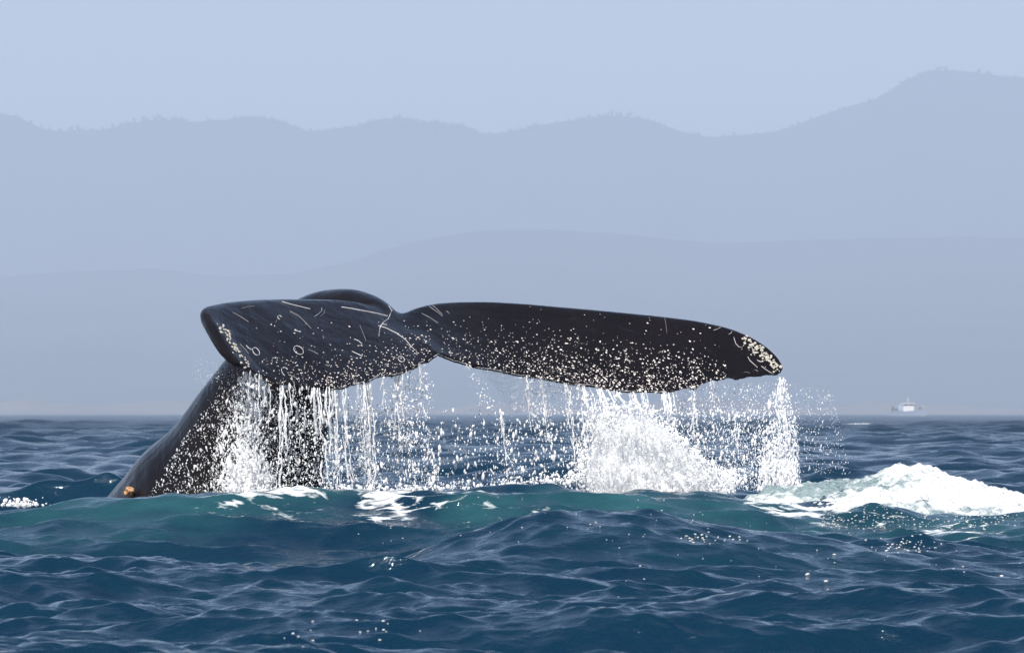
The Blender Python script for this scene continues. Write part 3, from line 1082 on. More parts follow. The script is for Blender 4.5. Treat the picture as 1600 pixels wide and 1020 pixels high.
for _ in range(95):                                       # right tip
    t = random.random()
    px = 1163 + 60 * t ** 0.85 + random.gauss(0, 3)
    edge = np.interp(px, [1160, 1185, 1208, 1227], [522, 536, 556, 580])
    barnacle(px, edge + 3 + abs(random.gauss(0, 10 + 3 * t)), random.choice((1.2, 1.6, 2.2, 2.8)))
for px, py, r_ in ((1167, 525, 3.4), (1165, 529, 3), (1172, 531, 3.2), (1180, 536, 4), (1183, 541, 3.8), (1188, 540, 2.6), (1192, 543, 4), (1190, 547, 3.4), (1197, 553, 3.6),
                   (1191, 555, 3.2), (1199, 559, 4.4), (1205, 556, 3.2), (1213, 573, 3), (1220, 573, 4), (1222, 579, 3.6), (1170, 543, 3.4), (1164, 536, 2.4)):
    barnacle(px, py, r_)
for _ in range(75):                                       # left tip strip
    t = random.random() ** 0.8
    px = np.interp(t, [0, 0.3, 0.7, 1], [341, 355, 372, 386]) + random.gauss(0, 2.2 + 2.5 * t)
    py = np.interp(t, [0, 0.3, 0.7, 1], [507, 522, 548, 575]) + random.gauss(0, 2.5)
    barnacle(px, py, random.choice((1.2, 1.7, 2.3, 2.9)))

# tan clump on the back of the tail stock at the waterline
pk = Pack()
cc = at(203, 767, 42.0)
n_ = 16
pk.drops(np.array([[cc.x + random.gauss(0, 0.012), cc.y + random.gauss(0, 0.012), cc.z + random.gauss(0, 0.012)] for _ in range(n_)]), RNG.uniform(0.010, 0.022, n_), RNG.uniform(0.7, 1.2, n_), tmpl=ICO2)
pk.tube(np.array([at(203, 768, 42.0)[:], at(206, 774, 42.05)[:], at(212, 782, 42.2)[:]]), np.array([0.014, 0.02, 0.03]), 8)
pk.link('barnacle_clump', M_SLASH, WB, None)
o = bpy.data.objects['barnacle_clump']; o.parent = whale; o.location = (0, 0, 0)
o['label'] = 'small orange tan growth at the waterline'

# ------------------------------------------------------------------ falling water
def wiggle(n, a, step):
    w_ = np.cumsum(RNG.normal(0, step, n))
    w_ -= np.linspace(w_[0], w_[-1], n)
    return a * w_


def strand(pk, p0, p1, r, subs=3, spread=0.03, solid=0.75, drops=1.0):
    """a stream from p0 to p1 that frays into threads and drops as it falls"""
    p0 = np.array(p0[:]); p1 = np.array(p1[:])
    L = np.linalg.norm(p1 - p0)
    n = max(8, int(L / 0.018))
    t = np.linspace(0, 1, n)
    for s_ in range(subs + 1):
        off = RNG.normal(0, spread, 2)
        P = p0[None] + (p1 - p0)[None] * t[:, None]
        P[:, 0] += off[0] * (0.25 + t) + wiggle(n, 1.0, 0.0034) + 0.0035 * np.sin(t * L * RNG.uniform(15, 50) + RNG.uniform(0, 6)) * t
        P[:, 1] += off[1] * (0.25 + t) + wiggle(n, 1.0, 0.005)
        rad = 0.74 * r * (0.05 + 1.5 * fbm(t * L * 9 + RNG.uniform(0, 90), t * 0 + RNG.uniform(0, 90), 3)) * RNG.uniform(0.5, 1.0)
        gate = fbm(t * L * 5 + RNG.uniform(0, 90), t * 0 + RNG.uniform(0, 90), 2) < (0.30 + 0.40 * solid - 0.26 * t)
        i = 0
        while i < n:
            if gate[i]:
                j = i
                while j < n and gate[j]: j += 1
                if j - i > 2:
                    rr = rad[i:j].copy(); k = min(3, (j - i) // 2)
                    rr[:k] *= np.linspace(0.25, 1, k); rr[-k:] *= np.linspace(1, 0.25, k)
                    pk.tube(P[i:j], rr, 6)
                i = j
            else: i += 1
    m = int(L * 190 * drops * (0.5 + subs / 4))
    u = RNG.random(m) ** 0.7
    c = p0[None] + (p1 - p0)[None] * u[:, None]
    sp = spread * (0.6 + 2.0 * u)
    c[:, 0] += RNG.normal(0, 1, m) * sp
    c[:, 1] += RNG.normal(0, 1, m) * sp
    pk.drops(c, np.clip(RNG.lognormal(math.log(0.0028), 0.55, m), 0.0013, 0.010), RNG.uniform(0.8, 2.4, m))


def cloud(pk, poly, n, Y0, Y1, med=0.0048, sig=0.45, big=0.011, dens=None, st=(0.9, 3.4)):
    """drops inside a region"""
    n = int(n * 1.7); med *= 0.58; sig *= 1.2
    pts = []
    xs = [p[0] for p in poly]; ys = [p[1] for p in poly]
    def inside(x, y):
        c = False; j = len(poly) - 1
        for i in range(len(poly)):
            if (poly[i][1] > y) != (poly[j][1] > y) and x < (poly[j][0] - poly[i][0]) * (y - poly[i][1]) / (poly[j][1] - poly[i][1]) + poly[i][0]: c = not c
            j = i
        return c
    while len(pts) < n:
        x, y = random.uniform(min(xs), max(xs)), random.uniform(min(ys), max(ys))
        if not inside(x, y): continue
        if dens and random.random() > dens(x, y): continue
        pts.append(at(x, y, random.uniform(Y0, Y1))[:])
    pk.drops(np.array(pts), np.clip(RNG.lognormal(math.log(med), sig, n), 0.0018, big), RNG.uniform(*st, n))


OCTA = (np.array([(1, 0, 0), (-1, 0, 0), (0, 1, 0), (0, -1, 0), (0, 0, 1), (0, 0, -1)], np.float32),
        np.array([(0, 2, 4), (2, 1, 4), (1, 3, 4), (3, 0, 4), (2, 0, 5), (1, 2, 5), (3, 1, 5), (0, 3, 5)], np.int32))


def mist(pk, spots, n, r=(0.0012, 0.0026)):
    """very fine droplets round a few centres: (px, py, Y, spread across, spread up)"""
    c = []
    for _ in range(n):
        x, y, Y, sx, sy = random.choice(spots)
        c.append(at(random.gauss(x, sx), min(random.gauss(y, sy), 768), random.gauss(Y, 0.15))[:])
    pk.drops(np.array(c), RNG.uniform(*r, n), RNG.uniform(0.9, 1.8, n), tmpl=OCTA)


def sheet(name, parent, base, top, bot, dens, nu=60, nv=48, wave=0.03, pull=0.0):
    """a thin curved sheet of water between two lines of (px, py, Y); dens(a, b) across and down"""
    ta, ba = np.array(top, float), np.array(bot, float)
    k1, k2 = np.linspace(0, 1, len(ta)), np.linspace(0, 1, len(ba))
    v, uu, vv, dd = [], [], [], []
    ph = random.uniform(0, 50)
    for i in range(nu):
        a = i / (nu - 1)
        p0 = at(*[np.interp(a, k1, ta[:, q]) for q in range(3)]); p1 = at(*[np.interp(a, k2, ba[:, q]) for q in range(3)])
        for j in range(nv):
            b = j / (nv - 1)
            p = p0.lerp(p1, b)
            p.x += pull * (b * b - b)
            yoff = wave * (2 * float(fbm(np.array(a * 7 + ph), np.array(b * 2.0 + ph), 3)) - 1) * (0.3 + b)
            v.append((p.x, p.y + yoff, p.z)); uu.append(a * (p1 - at(*bot[0])).length + ph if False else p.x - pull * (b * b - b) - (p1.x - p0.x) * b + ph); vv.append(p0.z - p.z + ph); dd.append(dens(a, b))
    i = np.arange(nu * nv).reshape(nu, nv)
    f = np.stack([i[:-1, :-1], i[1:, :-1], i[1:, 1:], i[:-1, 1:]], -1).reshape(-1, 4)
    me = np_mesh(name, rebase(v, base), [f])
    add_attr(me, 'u', uu); add_attr(me, 'v', vv); add_attr(me, 'dens', dd)
    o = link(name, me, M_LACE, parent)
    if parent is None: o.location = base
    return o


def rim(a, k=0.12):
    return min(1.0, a / k, (1 - a) / k)


def LY(px):   # distance of the left fluke's trailing edge
    return float(np.interp(px, [385, 432, 492, 545, 600, 645, 684], [38.95, 39.1, 39.28, 39.5, 39.8, 40.1, 40.35]))


def LPY(px):
    return float(np.interp(px, [385, 432, 492, 545, 600, 645, 684], [577, 597, 608, 603, 590, 575, 553]))


def RY(px):
    return float(np.interp(px, [680, 735, 800, 880, 965, 1038, 1084, 1112, 1150, 1214], [40.35, 40.55, 40.75, 40.9, 41.05, 41.2, 41.33, 41.45, 41.56, 41.68]))


def RPY(px):
    return float(np.interp(px, [680, 735, 800, 880, 965, 1038, 1084, 1112, 1150, 1190, 1226], [551, 571, 583, 599, 611, 612, 605, 596, 591, 589, 586]))


# curtain under the left fluke, against the dark tail stock
pk = Pack()
for px0, dx, y1, r, subs, sp, so in ((392, -6, 700, 0.008, 4, 0.05, 0.6), (404, -8, 740, 0.007, 4, 0.06, 0.5), (420, -10, 760, 0.008, 4, 0.05, 0.5), (440, 4, 772, 0.011, 4, 0.022, 0.95), (452, 6, 772, 0.008, 3, 0.03, 0.6),
                                    (470, 6, 770, 0.008, 3, 0.04, 0.55), (490, 4, 690, 0.013, 4, 0.02, 1.0), (497, 12, 772, 0.008, 3, 0.035, 0.7), (512, 4, 772, 0.011, 4, 0.03, 0.9),
                                    (522, 8, 772, 0.011, 5, 0.035, 0.9), (535, 6, 770, 0.010, 4, 0.035, 0.8), (460, -14, 720, 0.006, 3, 0.06, 0.4), (480, -4, 760, 0.007, 3, 0.05, 0.5)):
    strand(pk, at(px0, LPY(px0) - 2, LY(px0)), at(px0 + dx, y1 + 8, LY(px0) + 0.15), r, subs, sp, so)
cloud(pk, [(385, 577), (432, 597), (492, 608), (545, 603), (548, 784), (325, 784), (335, 700), (360, 620)], 1500, 39.2, 41.1, 0.0050,
      dens=lambda x, y: max(0.35, math.exp(-((x - 385 + (y - 600) * 0.12) / 45.0) ** 2)))
cloud(pk, [(350, 600), (385, 580), (420, 600), (400, 690), (420, 730), (440, 784), (340, 784)], 560, 39.3, 40.8, 0.0066, 0.5, 0.024, dens=lambda x, y: math.exp(-((x - 392) / 28.0) ** 2))
cloud(pk, [(250, 740), (310, 650), (350, 610), (350, 775), (230, 775)], 420, 40.2, 41.2, 0.0035)
cloud(pk, [(345, 695), (385, 690), (425, 725), (435, 784), (340, 784)], 900, 39.4, 40.4, 0.009, 0.5, 0.03, dens=lambda x, y: math.exp(-((x - 392) / 30.0) ** 2 - ((770 - y) / 45.0) ** 2))
base = Vector((-1.7, 39.6, 0.3))
mist(pk, [(395, 620, 39.6, 28, 30), (385, 700, 39.8, 26, 35), (385, 750, 39.8, 30, 14), (470, 690, 39.6, 50, 50)], 5200)
cur = pk.link('water_curtain', M_DROP, base)
tag(cur, 'thick white curtain of water streaming off the left fluke past the dark tail stock', 'falling water', kind='stuff')
sheet('water_sheet', cur, base, [(388, 578, 39.1), (412, 590, 39.2), (432, 597, 39.25)], [(345, 772, 39.9), (385, 774, 39.8), (430, 774, 39.6)], lambda a, b: 0.60 * rim(a, 0.5) * (0.6 + 0.5 * b))
sheet('water_sheet', cur, base, [(432, 597, 39.2), (490, 608, 39.35), (548, 602, 39.6)], [(436, 774, 39.5), (500, 774, 39.6), (556, 772, 39.8)], lambda a, b: 0.42 * rim(a, 0.1) * (1.1 - 0.5 * b) * (1.35 if a > 0.62 else 0.85))
sheet('water_sheet', cur, base, [(340, 700, 40.3), (380, 690, 40.0), (425, 720, 39.8)], [(335, 775, 40.2), (390, 776, 39.9), (440, 776, 39.7)], lambda a, b: 0.60 * rim(a, 0.5) * min(1.0, b / 0.35) ** 0.5)

pk = Pack()
for px0, dx, y1, r, subs, sp, so in ((558, 4, 735, 0.007, 3, 0.02, 0.7), (567, 6, 768, 0.011, 5, 0.022, 1.0), (577, 4, 768, 0.011, 5, 0.022, 1.0), (600, 2, 668, 0.006, 2, 0.015, 0.6), (617, 3, 690, 0.008, 4, 0.02, 0.8),
                                    (625, 4, 700, 0.008, 4, 0.02, 0.8), (634, 3, 665, 0.006, 3, 0.02, 0.6), (655, 4, 655, 0.005, 3, 0.022, 0.5), (663, -6, 640, 0.005, 2, 0.02, 0.4), (645, 4, 610, 0.005, 3, 0.03, 0.5)):
    strand(pk, at(px0, LPY(px0) - 2, LY(px0)), at(px0 + dx, y1, LY(px0) + 0.15), r, subs, sp, so)
cloud(pk, [(548, 640), (660, 620), (690, 760), (548, 768)], 800, 39.6, 40.9, 0.0042)
cloud(pk, [(600, 660), (690, 660), (690, 755), (600, 755)], 200, 39.6, 40.9, 0.0078, 0.35, 0.011)
base = Vector((-0.9, 39.9, 0.3))
cur = pk.link('water_curtain', M_DROP, base)
sheet('water_sheet', cur, base, [(553, 601, 39.55), (590, 592, 39.75)], [(560, 770, 39.7), (592, 770, 39.9)], lambda a, b: 0.55 * rim(a, 0.3), nu=30)
sheet('water_sheet', cur, base, [(604, 588, 39.8), (664, 566, 40.25)], [(606, 700, 40.0), (662, 660, 40.4)], lambda a, b: 0.50 * rim(a, 0.2) * (1 - b) ** 0.6, nu=40)
tag(cur, 'thinner streams and drops falling off the left fluke beside the notch', 'falling water', kind='stuff')

# separate streams under the right fluke
STREAM = [
    (782, 640, 796, 752, 0.008, 3, 0.022, 0.9, 'broken stream of water falling clear below the inner right fluke'),
    (822, RPY(822), 846, 688, 0.008, 4, 0.020, 0.8, 'thin stream off the right fluke, left of a close pair of streams'),
    (845, RPY(845), 861, 692, 0.008, 3, 0.016, 0.85, 'thin stream off the right fluke, right of a close pair of streams'),
    (884, RPY(884), 906, 735, 0.008, 4, 0.022, 0.85, 'long stream of water just left of the big white splash'),
    (904, RPY(904), 922, 690, 0.008, 3, 0.020, 0.8, 'stream running along the left edge of the big white splash'),
    (1052, RPY(1052), 1076, 712, 0.008, 3, 0.030, 0.7, 'first thin stream right of the big white splash'),
    (1082, RPY(1082), 1090, 716, 0.008, 3, 0.020, 0.8, 'second thin stream right of the big white splash'),
    (1112, RPY(1112), 1117, 645, 0.007, 3, 0.030, 0.6, 'short ragged stream below the notched edge of the right fluke'),
    (1150, 650, 1146, 752, 0.006, 3, 0.030, 0.6, 'faint broken stream halfway between splash and fluke tip'),
    (728, RPY(728), 768, 640, 0.005, 2, 0.020, 0.35, 'slanting trickle of drops near the fluke notch'),
]
for x0, y0, x1, y1, r, subs, sp, so, lab in STREAM:
    pk = Pack()
    Y = RY(x0)
    strand(pk, at(x0, y0 - 2, Y), at(x1, y1, Y + 0.1), r, subs, sp, so, 1.2)
    e = bpy.data.objects.new('water_stream', None); COL.objects.link(e)
    e.location = at(x1, y1, Y)
    tag(e, lab, 'falling water', 'streams of water falling from the right fluke')
    o = pk.link('threads', M_DROP, e.location.copy()); o.parent = e; o.location = (0, 0, 0)
    tag(o, kind='stuff')

# column below the right tip
pk = Pack()
for k_ in range(4):
    q0 = (1221 + random.uniform(-4, 4), 589)
    q1 = (1218 + random.uniform(-6, 8), 640 + random.uniform(-10, 10))
    q2 = (1233 + random.gauss(0, 9), 690 + random.uniform(-10, 10))
    q3 = (1232 + random.gauss(0, 11), 766)
    for a_, b_ in ((q0, q1), (q1, q2), (q2, q3)):
        strand(pk, at(*a_, 41.68), at(*b_, 41.66), 0.008, 2, 0.012 + 0.01 * (k_ % 3), 0.65, 0.6)
cloud(pk, [(1213, 590), (1227, 590), (1244, 660), (1254, 764), (1182, 764), (1198, 640)], 1300, 41.2, 42.0, 0.0054, 0.5, dens=lambda x, y: (0.15 + 0.85 * ((y - 590) / 160.0)) * (0.3 + 0.7 * math.exp(-((x - 1222 - 10 * math.sin((y - 590) / 26.0)) / 17.0) ** 2)))
cloud(pk, [(1190, 720), (1245, 715), (1250, 756), (1185, 766)], 130, 41.2, 41.7, 0.010, 0.5, 0.03)
tag(pk.link('water_column', M_DROP, at(1221, 750, 41.6)), 'column of white drops pouring off the right fluke tip', 'falling water', kind='stuff')

# loose spray
pk = Pack()
cloud(pk, [(690, 640), (920, 640), (920, 766), (690, 766)], 380, 40.2, 41.6, 0.0042, 0.5)
cloud(pk, [(660, 660), (920, 660), (920, 766), (660, 766)], 240, 40.2, 41.4, 0.0085, 0.35, 0.011)
cloud(pk, [(820, 590), (920, 610), (920, 650), (840, 650)], 160, 40.7, 41.2, 0.003)
cloud(pk, [(1040, 640), (1195, 640), (1195, 766), (1100, 766)], 1500, 41.0, 42.0, 0.0040, 0.45)
cloud(pk, [(1060, 605), (1215, 595), (1200, 650), (1060, 650)], 380, 41.2, 41.9, 0.0030, 0.4)
cloud(pk, [(1240, 600), (1300, 610), (1330, 740), (1245, 740)], 260, 41.2, 42.2, 0.0030, 0.4)
cloud(pk, [(300, 555), (380, 580), (340, 610), (300, 590)], 40, 39.0, 40.0, 0.0022, 0.3)
tag(pk.link('loose_spray', M_DROP, Vector((0.8, 41.2, 0.4))), 'loose drops of spray hanging under the right fluke', 'spray', kind='stuff')

# small crown splashes where the streams land
pk = Pack()
for cx, cy, Y, n_, wd, ht in ((700, 760, 39.9, 120, 60, 10), (860, 752, 40.6, 150, 40, 18), (900, 748, 40.6, 120, 16, 14), (1145, 752, 41.3, 200, 18, 24), (800, 756, 40.5, 90, 30, 12),
                              (560, 766, 39.4, 260, 70, 9), (410, 770, 39.3, 300, 60, 10), (30, 786, 39.6, 260, 30, 10), (640, 762, 39.7, 140, 40, 8)):
    n_ = int(n_ * 0.8)
    c = np.array([at(cx + random.gauss(0, wd / 2), cy + 4 - abs(random.gauss(0, ht / 2)), Y + random.gauss(0, 0.12))[:] for _ in range(n_)])
    pk.drops(c, np.clip(RNG.lognormal(math.log(0.0048), 0.6, n_), 0.002, 0.025), RNG.uniform(0.7, 1.6, n_))
tag(pk.link('landing_splashes', M_DROP, Vector((0, 39.8, 0.4))), 'small white splashes where the streams hit the swell', 'splash', kind='stuff')

# ------------------------------------------------------------------ the big splash
TOPX = [912, 922, 940, 960, 980, 1000, 1020, 1040, 1060, 1080, 1100, 1125]
TOPY = [715, 645, 640, 650, 636, 640, 648, 668, 690, 708, 728, 746]
LEFTX = lambda y: float(np.interp(y, [635, 700, 716, 730, 752], [920, 921, 910, 918, 936]))
SB = at(1010, 757, 41.0)
spl = bpy.data.objects.new('splash', None); COL.objects.link(spl)
spl.location = SB
tag(spl, 'big white splash of churned water below the middle of the right fluke', 'splash')
for k_ in range(6):                                        # torn sheets of water, one behind the other
    Y = 40.85 + 0.11 * k_
    j_ = [random.gauss(0, 4) for _ in range(12)]
    top = [(x + 0.4 * j_[i], y - 1 + j_[i], Y - 0.05) for i, (x, y) in enumerate(zip(TOPX[1:10], TOPY[1:10]))]
    bot = [(910 + j_[0], 776, Y - 0.10), (960, 778, Y + 0.02), (1025, 778, Y + 0.06), (1090, 778, Y), (1146 + 2 * j_[1], 776, Y - 0.05)]
    def dens(a, b, k_=k_):
        hollow = 0.17 * math.exp(-((a - 0.42) / 0.24) ** 2 - ((b - 0.50) / 0.20) ** 2) + 0.16 * math.exp(-((a - 0.12) / 0.1) ** 2 - ((b - 0.35) / 0.2) ** 2)
        return max(0.0, (1.02 if k_ > 1 else 0.80) * rim(a, 0.10) ** 0.5 * min(1.0, 0.42 + b * 3.2) - hollow)
    sheet('water_sheet', spl, SB, top, bot, dens, nu=80, nv=50, wave=0.10, pull=0.10)
pk = Pack()
for i in range(20):                                        # jets joining fluke and splash
    x0 = random.uniform(905, 1045)
    x1 = x0 + random.uniform(6, 22)
    y1 = float(np.interp(x1, TOPX, TOPY)) + random.uniform(4, 30)
    Y = RY(x0)
    strand(pk, at(x0, RPY(x0) - 1, Y), at(x1, max(y1, RPY(x0) + 20), Y - 0.1), random.uniform(0.004, 0.010), 2, 0.012, 0.8, 0.8)
n_ = 3600
pts = []
while len(pts) < n_:
    x = random.uniform(903, 1145); top_ = float(np.interp(x, TOPX, TOPY)); y = random.uniform(top_ - 16, 770)
    near = abs(y - top_ - 6) < 18 or x < LEFTX(y) + 10
    if random.random() > (0.9 if near else 0.22): continue
    pts.append(at(x + random.gauss(0, 3), y, random.uniform(40.6, 40.95))[:])
pk.drops(np.array(pts), np.clip(RNG.lognormal(math.log(0.0034), 0.6, n_), 0.0015, 0.016), RNG.uniform(0.8, 2.0, n_))
mist(pk, [(x, y + 16, 40.8, 8, 9) for x, y in zip(TOPX, TOPY)] + [(930, 730, 40.7, 14, 14), (1000, 700, 40.7, 40, 30), (1095, 740, 40.7, 22, 9)], 7000)
o = pk.link('jets', M_DROP, SB)
o.parent = spl; o.location = (0, 0, 0)
tag(o, kind='stuff')

# ------------------------------------------------------------------ foam mound
def foam_mound():
    x = np.arange(xat(1060, 40), xat(1060, 40) + 4.9, 0.014)
    y = np.arange(38.0, 42.3, 0.016)
    X, Y = np.meshgrid(x, y, indexing='ij')
    h, calm = humps(X, Y)
    o_ = np.argsort(Y.ravel())
    dz = np.zeros(X.size, np.float32)
    _a, _b, q = wave_sum(X.ravel().astype(np.float32), Y.ravel().astype(np.float32), np.full(X.size, 0.07, np.float32), calm.ravel().astype(np.float32))
    g = 0.75 + 0.5 * fbm(X * 0.07, Y * 0.05, 2)
    h = h + q.reshape(X.shape) * g
    px = X / Y * F + 800
    front = np.interp(px, [1100, 1160, 1220, 1300, 1400, 1500, 1600, 1750], [40.4, 39.6, 39.3, 38.9, 38.8, 38.75, 38.9, 39.2])
    nz = fbm(X * 2.1, Y * 1.6, 5)
    m = smoothstep(-0.30, 0.30, (Y - front) + (nz - 0.5) * 1.1) * smoothstep(1100, 1190, px + (nz - 0.5) * 120) * (1 - smoothstep(41.5, 41.9, Y))
    m = m * (1 - smoothstep(xat(1700, 40), xat(1700, 40) + 0.7, X))
    lump = (fbm(X * 3.1 + 4, Y * 2.6, 6, 0.56) - 0.5) * 0.13 + (fbm(X * 13, Y * 11, 5, 0.65) - 0.5) * 0.09
    pkx = np.exp(-((px - 1412) / 34.0) ** 2) * np.exp(-((Y - 41.0) / 0.3) ** 2)
    lump = lump + pkx * (0.00 + 0.12 * (fbm(X * 8, Y * 6 + 3, 4, 0.6) - 0.4))
    Z = h + m * (0.03 + lump) - (1 - m) * 0.10
    Z += np.where(m > 0.3, 0, -0.03)
    thick = np.clip(0.55 + 0.38 * smoothstep(0, 1.2, (Y - front)) * (0.70 + 0.6 * smoothstep(1330, 1460, px)) - 0.16 * np.exp(-((px - 1340) / 75.0) ** 2) * np.exp(-((Y - 40.2) / 0.7) ** 2) + (nz - 0.5) * 1.2, 0, 1)
    v = np.stack([X, Y, Z], -1).reshape(-1, 3)
    nr, nc = X.shape
    i = np.arange(nr * nc).reshape(nr, nc)
    f = np.stack([i[:-1, :-1], i[1:, :-1], i[1:, 1:], i[:-1, 1:]], -1).reshape(-1, 4)
    keep = (m.reshape(-1)[f] > 0.02).any(1)
    f = f[keep]
    used = np.zeros(len(v), bool); used[f] = True
    re = np.cumsum(used) - 1
    b = Vector((xat(1400, 40), 40.2, 0.3))
    me = np_mesh('foam_mound', rebase(v[used], b), [re[f]])
    add_attr(me, 'thick', thick.reshape(-1)[used])
    tag(link('foam_mound', me, M_FOAM, loc=b), 'white mound of foaming water heaped up at the right', 'whitewater', kind='stuff')


foam_mound()


# clear film of water hanging below the inner right fluke
def film():
    nx, nz = 60, 40
    u, t = np.meshgrid(np.linspace(0, 1, nx), np.linspace(0, 1, nz), indexing='ij')
    v = []
    for a, b in zip(u.ravel(), t.ravel()):
        xt = 745 + 170 * a
        xb = 785 + 110 * a
        low = 600 + 42 * math.exp(-((a - 0.2) / 0.22) ** 2) + 20 * a
        px = xt + (xb - xt) * b
        y0 = RPY(xt) - 3
        p = at(px, y0 + (max(low, y0 + 12) - y0) * b, RY(xt) + 0.02)
        v.append((p.x, p.y + 0.03 * math.sin(a * 40 + b * 9) * b + 0.02 * math.sin(b * 30 + a * 15), p.z))
    i = np.arange(nx * nz).reshape(nx, nz)
    f = np.stack([i[:-1, :-1], i[1:, :-1], i[1:, 1:], i[:-1, 1:]], -1).reshape(-1, 4)
    b = at(800, 610, 40.8)
    me = np_mesh('water_film', rebase(v, b), [f])
    o = link('water_film', me, M_FILM, loc=b)
    so = o.modifiers.new('s', 'SOLIDIFY'); so.thickness = 0.004
    tag(o, 'clear rippled film of water hanging from the inner right fluke', 'falling water')


film()

def flecks():  # foam bits, and white drops added where sun glints would sparkle
    sea = bpy.data.objects['sea']
    dgr = bpy.context.evaluated_depsgraph_get()
    c, rr, st = [], [], []
    spots = [(random.uniform(440, 660), random.uniform(968, 1015), random.uniform(0.004, 0.010)) for _ in range(18)]
    spots += [(random.uniform(850, 1600), random.uniform(800, 935), random.uniform(0.003, 0.007)) for _ in range(40)]
    spots += [(1262, 897, 0.015), (1290, 908, 0.014), (1303, 866, 0.010), (1565, 900, 0.016)]
    spots += [(random.gauss(1105, 25), random.gauss(840, 4), random.uniform(0.004, 0.010)) for _ in range(26)]
    spots += [(random.gauss(1420, 30), random.gauss(853, 6), random.uniform(0.004, 0.011)) for _ in range(46)]
    spots += [(random.uniform(1280, 1590), random.gauss(812, 9), random.uniform(0.003, 0.009)) for _ in range(240)]
    spots += [(random.uniform(560, 1250), random.uniform(775, 850), random.uniform(0.003, 0.007)) for _ in range(50)]
    for x, y, r_ in spots:
        d = (at(x, y, 30.0) - EYE).normalized()
        ok, p, n, _i = sea.ray_cast(EYE, d)
        if ok and p.y < 80: c.append((p.x, p.y, p.z + r_ * 0.15)); rr.append(r_); st.append(0.45)
    pk = Pack()
    pk.drops(np.array(c), np.array(rr), np.array(st), tilt=0.1, jit=0.25)
    tag(pk.link('foam_glint_flecks', M_DROP, Vector((0.5, 33, 0))), 'small white flecks, foam bits and stand-in sun glints, scattered over the near water', 'foam', kind='stuff')


flecks()

# ------------------------------------------------------------------ the boat
M_WHITE = simple_mat('white_boat_paint', (0.48, 0.48, 0.48), 0.35, 0.06, 2.0)
M_HULL = simple_mat('grey_blue_hull_paint', (0.22, 0.27, 0.36), 0.4, 0.2, 1.5)
M_GLASS = simple_mat('dark_cabin_glass', (0.02, 0.022, 0.025), 0.1, 0.2, 2.0)
M_DARK = simple_mat('dark_deck_gear', (0.06, 0.045, 0.045), 0.6, 0.4, 3.0)
M_STEEL = simple_mat('pale_steel', (0.5, 0.5, 0.5), 0.4, 0.1, 3.0)


def bx(bm, c, s, bev=0.0):
    r = bmesh.ops.create_cube(bm, size=1.0, matrix=Matrix.Translation(c) @ Matrix.Diagonal((*s, 1)))
    if bev:
        es = list({e for q in r['verts'] for e in q.link_edges})
        bmesh.ops.bevel(bm, geom=es, offset=bev, segments=2, affect='EDGES')


def cyl(bm, a, b, r, n=8):
    a, b = Vector(a), Vector(b)
    d = b - a
    bmesh.ops.create_cone(bm, cap_ends=True, segments=n, radius1=r, radius2=r, depth=d.length,
                          matrix=Matrix.Translation((a + b) / 2) @ d.to_track_quat('Z', 'Y').to_matrix().to_4x4())


def bobj(name, bm, mat, parent):
    me = bpy.data.meshes.new(name)
    bm.to_mesh(me); bm.free()
    return link(name, me, mat, parent)


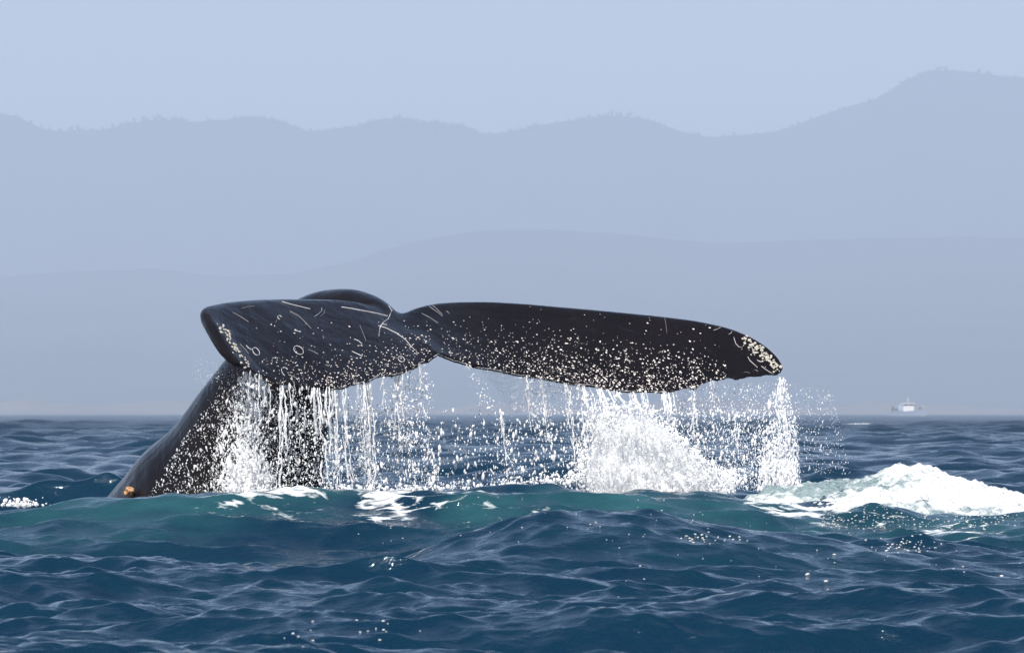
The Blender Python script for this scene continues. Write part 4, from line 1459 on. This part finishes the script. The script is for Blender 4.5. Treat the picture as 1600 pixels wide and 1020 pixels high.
def boat():
    D = 1700.0
    root = bpy.data.objects.new('motor_boat', None)
    COL.objects.link(root)
    root.location = (xat(1418, D), D, 0.0)
    root.rotation_euler = (0, 0, R(-10))
    root.scale = (1.42, 1.42, 1.42)
    tag(root, 'small white cabined motor boat far off on the horizon', 'boat')
    # hull, stern left, bow right: sections along x
    secs = [(-3.7, 1.15, 0.95, -0.35), (-2.5, 1.25, 0.92, -0.45), (-0.8, 1.30, 0.95, -0.5), (1.0, 1.22, 1.08, -0.5), (2.4, 0.92, 1.26, -0.42), (3.3, 0.45, 1.42, -0.25), (3.85, 0.04, 1.55, 0.1)]
    v, f = [], []
    k = 7
    for x, hw, sh, kl in secs:
        for q in range(k):
            a = -1 + 2 * q / (k - 1)
            y = hw * math.copysign(abs(a) ** 0.6, a) if abs(a) < 1 else hw * a
            z = kl + (sh - kl) * abs(a) ** 2.2
            v.append((x, y, z))
    for i in range(len(secs) - 1):
        for q in range(k - 1):
            a = i * k + q
            f.append((a, a + 1, a + k + 1, a + k))
        f.append((i * k, i * k + k, i * k + 2 * k - 1, i * k + k - 1))
    f.append(tuple(range(k)))
    me = bpy.data.meshes.new('hull'); me.from_pydata(v, [], f)
    h = link('hull', me, M_HULL, root)
    bm = bmesh.new()
    for s_ in (-1, 1):
        for i in range(len(secs) - 1):
            a, b = secs[i], secs[i + 1]
            cyl(bm, (a[0], s_ * a[1], a[2]), (b[0], s_ * b[1], b[2]), 0.07, 6)
    bobj('gunwale', bm, M_HULL, root)
    bm = bmesh.new(); bx(bm, (0.35, 0, 1.55), (2.3, 1.9, 1.3), 0.08); cab = bobj('cabin', bm, M_WHITE, root)
    bm = bmesh.new(); bx(bm, (0.25, 0, 2.62), (3.0, 2.2, 0.20), 0.06); bobj('cabin_roof', bm, M_WHITE, root)
    for x in (-0.75, 0.35, 1.35):
        for y in (-0.88, 0.88):
            bm = bmesh.new(); bx(bm, (x, y, 2.36), (0.10, 0.08, 0.34)); bobj('window_post', bm, M_WHITE, cab)
    for x in (-0.22, 0.83):
        for y in (-0.9, 0.9):
            bm = bmesh.new(); bx(bm, (x, y, 2.36), (0.9, 0.04, 0.32)); bobj('window', bm, M_GLASS, cab)
    bm = bmesh.new(); bx(bm, (1.42, 0, 2.36), (0.04, 1.6, 0.32)); bobj('windscreen', bm, M_GLASS, cab)
    bm = bmesh.new(); bx(bm, (-1.35, 0, 1.75), (1.1, 1.7, 1.35), 0.1); bobj('wheelhouse_shelter', bm, M_HULL, root)
    bm = bmesh.new(); bx(bm, (-3.1, 0, 1.35), (0.5, 0.9, 0.9), 0.12); bx(bm, (-3.15, 0, 1.95), (0.35, 0.5, 0.4), 0.1); bobj('outboard_motor', bm, M_DARK, root)
    bm = bmesh.new(); bx(bm, (-2.2, 0.1, 1.35), (0.9, 1.2, 0.5), 0.08); bobj('deck_box', bm, M_DARK, root)
    bm = bmesh.new(); cyl(bm, (2.6, -0.45, 1.75), (2.6, 0.45, 1.75), 0.28, 12); bx(bm, (2.6, 0, 1.42), (0.3, 0.8, 0.4)); bobj('anchor_winch', bm, M_DARK, root)
    bm = bmesh.new(); cyl(bm, (0.1, 0, 2.7), (0.1, 0, 4.2), 0.035); cyl(bm, (-0.3, 0, 3.5), (0.5, 0, 3.5), 0.025); bobj('mast', bm, M_STEEL, root)
    bm = bmesh.new()
    for s_ in (-1, 1):
        pts = [(1.7, s_ * 1.05, 1.75), (2.6, s_ * 0.8, 1.95), (3.6, s_ * 0.15, 2.1)]
        for a, b in zip(pts[:-1], pts[1:]): cyl(bm, a, b, 0.025, 6)
        for p in pts: cyl(bm, (p[0], p[1], p[2] - 0.65), p, 0.022, 6)
    bobj('bow_rail', bm, M_STEEL, root)


boat()

# ------------------------------------------------------------------ haze
def haze():
    m, ns, ls = newmat('sea_haze')
    out = ns.new('ShaderNodeOutputMaterial')
    v = ns.new('ShaderNodeVolumePrincipled')
    v.inputs['Color'].default_value = (0.665, 0.785, 1.0, 1)
    v.inputs['Density'].default_value = 0.22 / 1000
    v.inputs['Anisotropy'].default_value = 0.0
    ls.new(v.outputs[0], out.inputs['Volume'])
    bm = bmesh.new()
    bx(bm, (0, 4700, 263), (12000, 9800, 532))
    me = bpy.data.meshes.new('haze'); bm.to_mesh(me); bm.free()
    tag(link('haze', me, m), 'thin bluish sea haze', kind='stuff')


haze()
